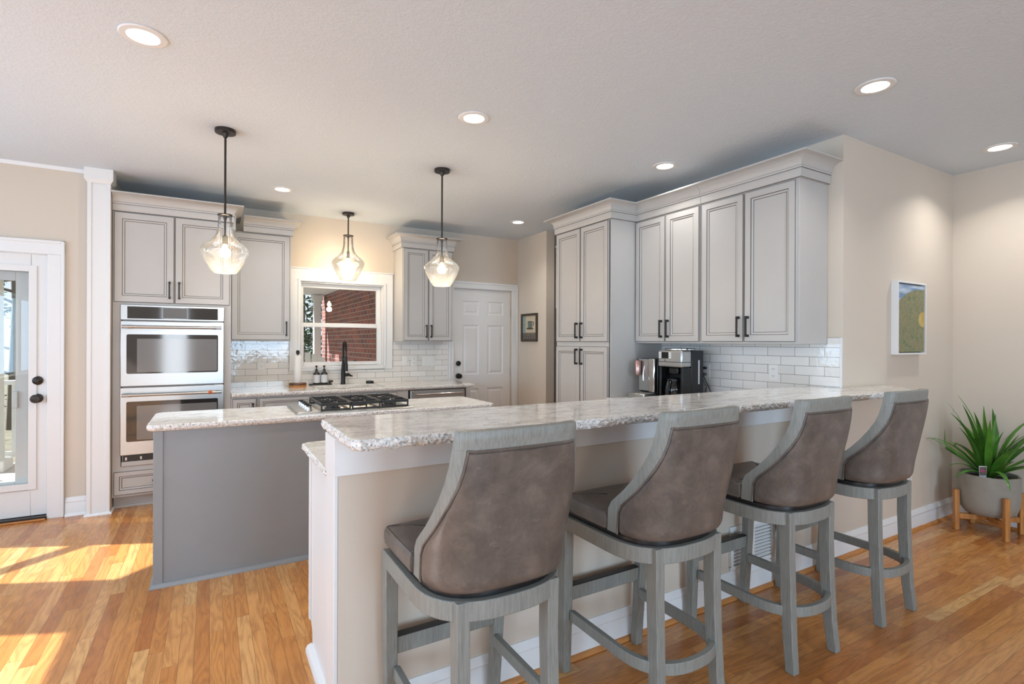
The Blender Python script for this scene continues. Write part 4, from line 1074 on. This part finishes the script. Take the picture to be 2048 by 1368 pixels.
cm = thing('coffee_maker', 'steel and black drip coffee maker with glass carafe', 'coffee maker', (3.18, 2.945, 0.9142), H90)
MB().box(-0.123, 0.10, 0.0, 0.123, 0.238, 0.405, 'blackp').box(-0.123, -0.03, 0.0, 0.123, 0.0995, 0.028, 'blackp').build('body', cm, bevel=0.004)
MB().box(-0.123, 0.001, 0.03, -0.100, 0.0995, 0.272, 'blackp').build('side_frame', cm, bevel=0.003)
MB().box(0.100, 0.001, 0.03, 0.123, 0.0995, 0.272, 'blackp').build('side_frame', cm, bevel=0.003)
MB().box(-0.124, -0.012, 0.274, 0.124, 0.0995, 0.408, 'steel').build('brew_head', cm, bevel=0.012)
MB().box(-0.126, -0.014, 0.313, 0.126, 0.098, 0.317, 'blackp').build('head_seam', cm, smooth=0)
MB().box(-0.082, -0.0145, 0.342, -0.012, -0.0122, 0.393, 'blackglass').build('display', cm, smooth=0)
b = MB()
for xx in (-0.113, -0.008):
    for zz in (0.345, 0.362, 0.379): b.box(xx, -0.0155, zz, xx + 0.026, -0.0122, zz + 0.012, 'white')
b.build('buttons', cm, smooth=0)
MB().lathe([(0, -0.0122), (0.008, -0.0122), (0.008, -0.016), (0, -0.016)], (-0.045, 0, 0.328), 'chrome', 14, 'y').build('dial', cm)
MB().lathe([(0, 0.409), (0.118, 0.409), (0.121, 0.413), (0.121, 0.419), (0.112, 0.425), (0, 0.426)], (0, 0.108, 0), 'chrome', 32).build('lid', cm)
MB().box(0.1235, 0.175, 0.14, 0.1252, 0.191, 0.33, 'label').build('water_gauge', cm, smooth=0)
MB().box(-0.05, 0.03, 0.215, 0.05, 0.098, 0.272, 'blackp').build('filter_basket', cm, bevel=0.01)
cf = thing('glass_carafe', 'glass carafe with black handle inside the drip coffee maker', 'carafe', (3.222, 2.945, 0.9425), H90)
MB().lathe([(0, 0.0005), (0.066, 0.0005), (0.072, 0.012), (0.072, 0.07), (0.062, 0.115), (0.05, 0.135), (0.05, 0.14)], (0, 0.0, 0), 'carafe', 28).build('bowl', cf, smooth=70)
MB().lathe([(0.0515, 0.132), (0.055, 0.134), (0.055, 0.15), (0.03, 0.162), (0, 0.164)], (0, 0, 0), 'blackp', 24).build('lid', cf)
MB().lathe([(0.0732, 0.004), (0.0738, 0.004), (0.0738, 0.024), (0.0732, 0.024), (0.0732, 0.004)], (0, 0, 0), 'chrome', 28).build('band', cf)
MB().tube([(0.015, -0.058, 0.140), (0.018, -0.088, 0.132), (0.018, -0.094, 0.085), (0.016, -0.086, 0.03), (0.012, -0.072, 0.016)], 0.008, 'blackp', 8).build('handle', cf)

def cord(name, label, plugz, pts, m):
    t = thing(name, label, 'cord', (0, 0, 0))
    MB().tube(resample(pts, 40), 0.0035, m, 7).build('cable', t)
    MB().box(3.518, 2.888, plugz - 0.011, 3.5443, 2.912, plugz + 0.011, m).build('plug', t, bevel=0.004)
cord('power_cord', 'black power cord from the upper socket down to the coffee maker', 1.176, [(3.518, 2.90, 1.176), (3.495, 2.90, 1.172), (3.485, 2.89, 1.14), (3.49, 2.87, 1.09), (3.50, 2.835, 1.02), (3.51, 2.812, 0.96), (3.52, 2.80, 0.919), (3.525, 2.86, 0.918)], 'blackp')
cord('power_cord', 'grey power cord hanging from the lower socket', 1.124, [(3.518, 2.90, 1.124), (3.498, 2.902, 1.118), (3.495, 2.888, 1.08), (3.515, 2.872, 1.02), (3.52, 2.89, 0.96), (3.525, 2.90, 0.919), (3.53, 2.76, 0.918)], 'steeld')

# refrigerator just seen past the pantry
fr = thing('refrigerator', 'dark refrigerator barely seen in the gap beside the pantry', 'refrigerator', (3.675, 4.73, 0))
MB().box(0.0, -0.49, 0.01, 0.7, 0.50, 1.76, 'darkbox').build('body', fr, bevel=0.006)
fc = thing('fridge_cabinet', 'grey cabinet above the refrigerator beside the pantry', 'cabinet', (3.672, 4.73, 0))
MB().box(0, -0.52, 1.80, 0.6, 0.52, 2.54, 'cab').build('carcass', fc, bevel=0.002)
MB().box(-0.012, -0.52, 2.54, 0.6, 0.52, 2.566, 'cab').build('top_rail', fc, bevel=0.002)

# ================================================================ PICTURES
pf = thing('framed_picture', 'small dark framed picture of a coffee cup on the wall end', 'picture', (3.5397, 5.635, 1.57), H90)
w2, h2 = 0.195, 0.178
w2 = 0.1925
b = MB()
for q in ((-w2, -0.02, -h2, -w2 + 0.03, -0.0005, h2), (w2 - 0.03, -0.02, -h2, w2, -0.0005, h2), (-w2 + 0.03, -0.02, -h2, w2 - 0.03, -0.0005, -h2 + 0.028), (-w2 + 0.03, -0.02, h2 - 0.028, w2 - 0.03, -0.0005, h2)): b.box(*q, 'frame_brown')
M['frame_brown'] = plain('dark_brown_frame', (58, 46, 34), 0.45)
M['art_tan'] = plain('tan_art_paper', (196, 184, 158), 0.8, var=0.12, vscale=30)
M['art_teal'] = plain('pale_teal_paper', (148, 162, 158), 0.8, var=0.12, vscale=30)
M['art_dark'] = plain('taupe_paper', (112, 104, 96), 0.8, var=0.2, vscale=40)
M['art_cup'] = plain('teal_cup_ink', (104, 118, 116), 0.8, var=0.15, vscale=40)
M['art_ink'] = plain('brown_ink', (84, 74, 64), 0.8)
M['soilpink'] = plain('pink_tag_print', (190, 80, 120), 0.5)
b.build('frame', pf, bevel=0.002)
b = MB().box(-w2 + 0.03, -0.008, -h2 + 0.028, w2 - 0.03, -0.0006, h2 - 0.028, 'art_tan').build('art_print', pf, smooth=0)
pb = MB().box(-w2 + 0.03, -0.0088, -h2 + 0.115, -w2 + 0.105, -0.0081, h2 - 0.028, 'art_teal').build('side_band', pf, smooth=0)
pb = MB().box(-w2 + 0.03, -0.0090, -h2 + 0.028, w2 - 0.03, -0.0081, -h2 + 0.112, 'art_dark')
for k in range(5): pb.box(-0.13 + k * 0.055, -0.0094, -h2 + 0.034, -0.118 + k * 0.055, -0.0091, -h2 + 0.075 + 0.018 * (k % 2), 'art_ink')
pb.build('lower_band', pf, smooth=0)
cup = MB().prism([(-0.035, 0.075), (-0.032, 0.03), (-0.018, 0.002), (0.05, 0.002), (0.066, 0.03), (0.070, 0.075)], 'y', -0.0096, -0.0081, 'art_cup')
cup.tube([(0.068, -0.009, 0.068), (0.105, -0.009, 0.068), (0.098, -0.009, 0.03), (0.06, -0.009, 0.012)], 0.005, 'art_ink', 6)
cup.prism([(0.017 + 0.083 * math.cos(a), -0.012 + 0.014 * math.sin(a)) for a in [2 * math.pi * k / 20 for k in range(20)]], 'y', -0.0096, -0.0081, 'art_ink')
cup.prism([(0.017 + 0.053 * math.cos(a), 0.075 + 0.006 * math.sin(a)) for a in [2 * math.pi * k / 20 for k in range(20)]], 'y', -0.0099, -0.0081, 'art_ink')
cup.build('cup_drawing', pf, smooth=0)

pl = thing('landscape_painting', 'tall painting of a green hillside in a thin white frame', 'painting', (4.185, Y0 - 0.0004, 1.566))
W3, H3 = 0.43, 0.262
b = MB()
for q in ((0, -0.045, -H3, 0.012, -0.0005, H3), (W3 - 0.012, -0.045, -H3, W3, -0.0005, H3), (0.012, -0.045, -H3, W3 - 0.012, -0.0005, -H3 + 0.012), (0.012, -0.045, H3 - 0.012, W3 - 0.012, -0.0005, H3)): b.box(*q, 'trim')
b.build('frame', pl, bevel=0.001)
MB().box(0.012, -0.012, -H3 + 0.012, W3 - 0.012, -0.001, H3 - 0.012, 'blackp').build('backing', pl, smooth=0)
MB().box(0.019, -0.038, -H3 + 0.019, W3 - 0.019, -0.0125, H3 - 0.019, 'pict').build('canvas', pl, smooth=0)

# ================================================================ PLANT
PX, PY = 4.955, 1.535
stn = thing('plant_stand', 'four legged light wood plant stand in the corner', 'plant stand', (PX, PY, 0), R(45))
for k in range(4):
    a = k * math.pi / 2; c, s_ = math.cos(a), math.sin(a); rr = 0.200
    MB().box(rr * c - 0.0165, rr * s_ - 0.0165, 0, rr * c + 0.0165, rr * s_ + 0.0165, 0.30, 'acorn').build('leg', stn, bevel=0.004)
MB().box(-0.183, -0.013, 0.085, 0.183, 0.013, 0.125, 'acorn').box(-0.013, -0.183, 0.085, 0.013, -0.0135, 0.1245, 'acorn').box(-0.013, 0.0135, 0.085, 0.013, 0.183, 0.1245, 'acorn').build('cross_bar', stn, bevel=0.002)
pot = MB((PX, PY, 0.126)).lathe([(0, 0), (0.09, 0.0), (0.13, 0.012), (0.158, 0.045), (0.170, 0.09), (0.175, 0.15), (0.177, 0.298), (0.174, 0.302), (0.160, 0.302), (0.157, 0.296), (0.156, 0.255), (0, 0.255)], (PX, PY, 0.126), 'concrete', 48).build('planter_pot')
tag(pot, 'round grey concrete planter resting in the wood stand', 'planter')
pt = thing('potted_plant', 'leafy green strap leaf plant growing in the concrete planter', 'plant', (PX, PY, 0.382))
MB().lathe([(0, 0), (0.154, 0), (0.15, 0.012), (0.08, 0.02), (0, 0.022)], (0, 0, 0), 'soil', 28).build('soil', pt)
rnd = random.Random(11); b = MB()
for i in range(44):
    az = rnd.random() * 2 * math.pi; L = 0.36 + 0.26 * rnd.random(); el = R(26 + 52 * rnd.random()) if i > 12 else R(70 + 16 * rnd.random())
    w = 0.015 + 0.009 * rnd.random(); bend = R(20 + 65 * rnd.random()) if i > 12 else R(10 + 35 * rnd.random())
    if i % 7 == 0: w *= 1.35
    px = Vector((0.035 * math.cos(az) * rnd.random(), 0.035 * math.sin(az) * rnd.random(), 0.02)); n = 10; rows = []
    for k in range(n + 1):
        t_ = k / n; e = el - bend * t_ ** 1.6
        d = Vector((math.cos(az) * math.cos(e), math.sin(az) * math.cos(e), math.sin(e)))
        side = Vector((-math.sin(az), math.cos(az), 0)); nrm = d.cross(side)
        ww = w * min(1.0, 0.45 + 1.6 * t_) * (1 - max(0, t_ - 0.45) / 0.55) ** 0.8 + 0.0008
        rows.append([px - side * ww - nrm * ww * 0.35, px + Vector((0, 0, 0)), px + side * ww - nrm * ww * 0.35])
        px = px + d * (L / n)
        # keep clear of the two walls
        px.y = min(px.y, 0.255); px.x = min(px.x, 0.20)
    rows2 = [[q + Vector((0, 0, 0.0012)) for q in r_] for r_ in rows]
    b.solid(rows, rows2, 'leafP')
b.build('leaves', pt, smooth=60)
tg = thing('plant_tag', 'small plastic plant tag stuck in the planter soil', 'plant tag', (4.853, 1.535, 0.395), R(-38))
b = MB(); b.prism([(-0.022, 0.0), (0.022, 0.0), (0.026, 0.10), (-0.026, 0.10)], 'y', -0.001, 0.001, 'label'); b.build('card', tg, smooth=0)
MB().box(-0.022, -0.0016, 0.032, 0.022, -0.0011, 0.094, 'art_dark').build('photo_panel', tg, smooth=0)
MB().prism([(0.016 * math.cos(a), 0.064 + 0.011 * math.sin(a)) for a in [2 * math.pi * k / 16 for k in range(16)]], 'y', -0.0022, -0.0017, 'soilpink').build('emblem', tg, smooth=0)

# ================================================================ OUTSIDE
struct(MB().box(-30, 5.46, -1.0, 30, 60, -0.35, 'ground').build('ground', smooth=0), 'leaf covered ground outside', 'ground')
struct(MB().box(-3.0, 5.47, -0.2, 0.2, 8.0, -0.02, 'deck').build('floor_porch', smooth=0), 'pale porch deck outside the glazed door', 'deck')
struct(MB().box(0.21, 6.11, -0.2, 2.1, 11.9, -0.02, 'deck').build('floor_patio', smooth=0), 'patio deck outside the sink window', 'deck')
struct(MB().box(2.1, 6.11, -0.4, 2.35, 11.85, 3.2, 'brick').build('wall_brick', smooth=0), 'red brick house wall seen through the sink window', 'wall')
struct(MB().box(0.75, 6.11, 2.36, 2.6, 11.6, 2.5, 'soffit').box(0.62, 6.11, 2.40, 0.75, 11.7, 2.54, 'soffit').box(0.62, 11.6, 2.40, 2.6, 11.7, 2.54, 'soffit').box(-0.4, 6.11, 2.36, 0.62, 10.8, 2.5, 'soffit').build('roof_patio_and_shade', smooth=0), 'white soffit above the brick wall with an added left part shading it', 'soffit')  # last box is an out-of-view extension added to shade the brick
struct(MB().box(-3.0, 5.46, 2.42, 0.2, 8.1, 2.55, 'soffit').box(-3.0, 7.7, 2.2, 0.2, 7.85, 2.42, 'soffit').build('roof_porch', smooth=0), 'white porch ceiling and beam', 'soffit')
p = thing('porch_post', 'white post at the far corner of the brick wall', 'post', (1.93, 11.45, -0.02)); MB().box(-0.07, -0.07, 0, 0.07, 0.07, 2.375, 'soffit').build('shaft', p, bevel=0.01); MB().box(-0.1, -0.1, 2.26, 0.1, 0.1, 2.37, 'soffit').build('capital', p, bevel=0.006)
p = thing('porch_column', 'round white porch column seen through the door glass', 'column', (-2.04, 7.62, -0.02))
MB().lathe([(0, 0.12), (0.115, 0.12), (0.11, 0.5), (0.10, 2.1), (0, 2.1)], (0, 0, 0), 'soffit', 28).build('shaft', p); MB().box(-0.15, -0.15, 0, 0.15, 0.15, 0.12, 'soffit').build('base', p, bevel=0.01); MB().box(-0.13, -0.13, 2.1, 0.13, 0.13, 2.219, 'soffit').build('capital', p, bevel=0.01)
p = thing('porch_railing', 'white porch railing with square balusters beyond the door', 'railing', (0, 7.95, 0))
MB().box(-3.0, -0.045, 0.88, 0.2, 0.045, 0.93, 'soffit').build('top_rail', p, bevel=0.008); MB().box(-3.0, -0.03, 0.06, 0.2, 0.03, 0.12, 'soffit').build('bottom_rail', p, bevel=0.004)
for k in range(16):
    x = -2.35 + k * 0.105; MB().box(x - 0.017, -0.017, 0.12, x + 0.017, 0.017, 0.88, 'soffit').build('baluster', p, smooth=0)

def chair_adirondack(label, loc, rz):
    t = thing('adirondack_chair', label, 'chair', loc, rz)
    for k in range(7):
        a = (k - 3) / 3; hgt = 1.12 - 0.16 * a * a
        MB().hexa([(a * 0.22 - 0.035, 0.22, 0.42), (a * 0.22 + 0.035, 0.22, 0.42), (a * 0.22 + 0.035, 0.245, 0.42), (a * 0.22 - 0.035, 0.245, 0.42), (a * 0.29 - 0.042, 0.42, hgt), (a * 0.29 + 0.042, 0.42, hgt), (a * 0.29 + 0.042, 0.445, hgt), (a * 0.29 - 0.042, 0.445, hgt)], 'soffit').build('back_slat', t, bevel=0.004)
    MB().box(-0.27, -0.27, 0.40, 0.27, 0.21, 0.425, 'soffit').build('seat', t, bevel=0.004)
    for s in (-1, 1):
        MB().box(s * 0.36 - 0.06, -0.32, 0.60, s * 0.36 + 0.06, 0.30, 0.622, 'soffit').build('armrest', t, bevel=0.004)
        MB().box(s * 0.31 - 0.02, -0.29, 0, s * 0.31 + 0.02, -0.2, 0.5995, 'soffit').build('leg', t, bevel=0.003)
        MB().box(s * 0.31 - 0.02, 0.22, 0, s * 0.31 + 0.02, 0.30, 0.5995, 'soffit').build('leg', t, bevel=0.003)
chair_adirondack('white slatted garden chair outside the sink window', (1.30, 8.45, 0.10), R(170))
pch = thing('deck_box', 'low deck box carrying the white garden chair', 'box', (1.30, 8.45, -0.0195)); MB().box(-0.55, -0.5, 0, 0.55, 0.5, 0.118, 'deck').build('box', pch, smooth=0)  # low box under the garden chair, not a table
dc = thing('patio_chair', 'dark curved patio chair back at the lower right of the window', 'chair', (1.86, 7.05, -0.0195), R(90))
b = MB(); b.prism([(0.24 * math.cos(a), 0.86 + 0.30 * math.sin(a)) for a in [math.pi * k / 14 for k in range(15)]], 'y', 0.18, 0.21, 'blackp'); b.build('back', dc, bevel=0.01)
MB().box(-0.24, -0.22, 0.60, 0.24, 0.175, 0.63, 'blackp').build('seat', dc, bevel=0.006)
MB().box(-0.22, 0.18, 0.60, 0.22, 0.205, 0.86, 'blackp').build('back_support', dc, smooth=0)
for sx_ in (-0.21, 0.21):
    for sy_ in (-0.19, 0.16): MB().box(sx_ - 0.015, sy_ - 0.015, 0, sx_ + 0.015, sy_ + 0.015, 0.5995, 'blackp').build('leg', dc, smooth=0)

def tree(label, loc, hgt, rad, leaf, seed, n=900, low=0.2, bare=0.0):
    t = thing('tree', label, 'tree', loc, 0, None); rnd = random.Random(seed); b = MB()
    b.tube([(0, 0, 0), (0.05, 0.03, hgt * 0.4), (-0.04, 0.02, hgt * 0.75), (0.0, 0.0, hgt)], [0.13, 0.10, 0.06, 0.02], 'bark', 8)
    tips = []
    for k in range(26):
        z = hgt * (low + (0.95 - low) * rnd.random()); a = rnd.random() * 6.283; L = rad * (0.5 + 0.6 * rnd.random()) * (1.15 - 0.6 * z / hgt)
        e = Vector((L * math.cos(a), L * math.sin(a), z + L * (0.1 + 0.5 * rnd.random()))); m_ = Vector((0.5 * e.x + rnd.uniform(-.1, .1), 0.5 * e.y, z + 0.4 * (e.z - z)))
        b.tube([(0, 0, z), m_, e], [0.03, 0.02, 0.006], 'bark', 5); tips.append((Vector((0, 0, z)), m_, e))
        for q in range(2):
            f = m_.lerp(e, rnd.random()); b.tube([f, f + Vector((rnd.uniform(-.5, .5), rnd.uniform(-.5, .5), rnd.uniform(0, .5)))], [0.010, 0.003], 'bark', 4)
    b.build('trunk', t, smooth=0)
    f = MB()
    for k in range(int(n * (1 - bare))):
        s0, m_, e = rnd.choice(tips); c = m_.lerp(e, rnd.random() * 1.1) + Vector((rnd.gauss(0, .18), rnd.gauss(0, .18), rnd.gauss(0, .16)))
        d = Vector((rnd.gauss(0, 1), rnd.gauss(0, 1), rnd.gauss(0, 0.6))).normalized(); s_ = d.cross(Vector((0.3, 0.2, 1))).normalized(); l = 0.07 + 0.07 * rnd.random(); w_ = l * 0.42; nn = d.cross(s_) * 0.012
        f.face([c, c + d * l * 0.5 + s_ * w_ + nn, c + d * l, c + d * l * 0.5 - s_ * w_ + nn], leaf)
    f.build('foliage', t, smooth=0)
tree('dark evergreen tree behind the white post outside the sink window', (1.35, 14.0, -0.36), 6.5, 1.5, 'leafB', 1, 2600, 0.05)
tree('bare branching tree farther off behind the sink window', (2.6, 18.5, -0.36), 8.0, 2.6, 'leafA', 2, 700, 0.08)
tree('tall tree with sparse leaves beyond the chair in the sink window', (0.4, 19.5, -0.36), 8.0, 2.2, 'leafB', 3, 1600, 0.05)
tree('yellow green tree above the railing in the door glass', (-3.3, 13.6, -0.36), 6.0, 1.6, 'leafA', 4, 2800, 0.15)
tree('dark grey green tree behind the porch column', (-4.9, 18.5, -0.36), 8.0, 2.4, 'leafB', 5, 2600, 0.03)
tree('unseen bushy evergreen added to keep sun off the porch door', (-4.6, 7.3, -0.36), 2.9, 0.9, 'leafB', 6, 3200, 0.02)  # placed out of view to block sun through the porch door
tree('distant tree between the door glass trees', (-3.6, 23.0, -0.36), 9.0, 2.8, 'leafB', 8, 2600, 0.03)
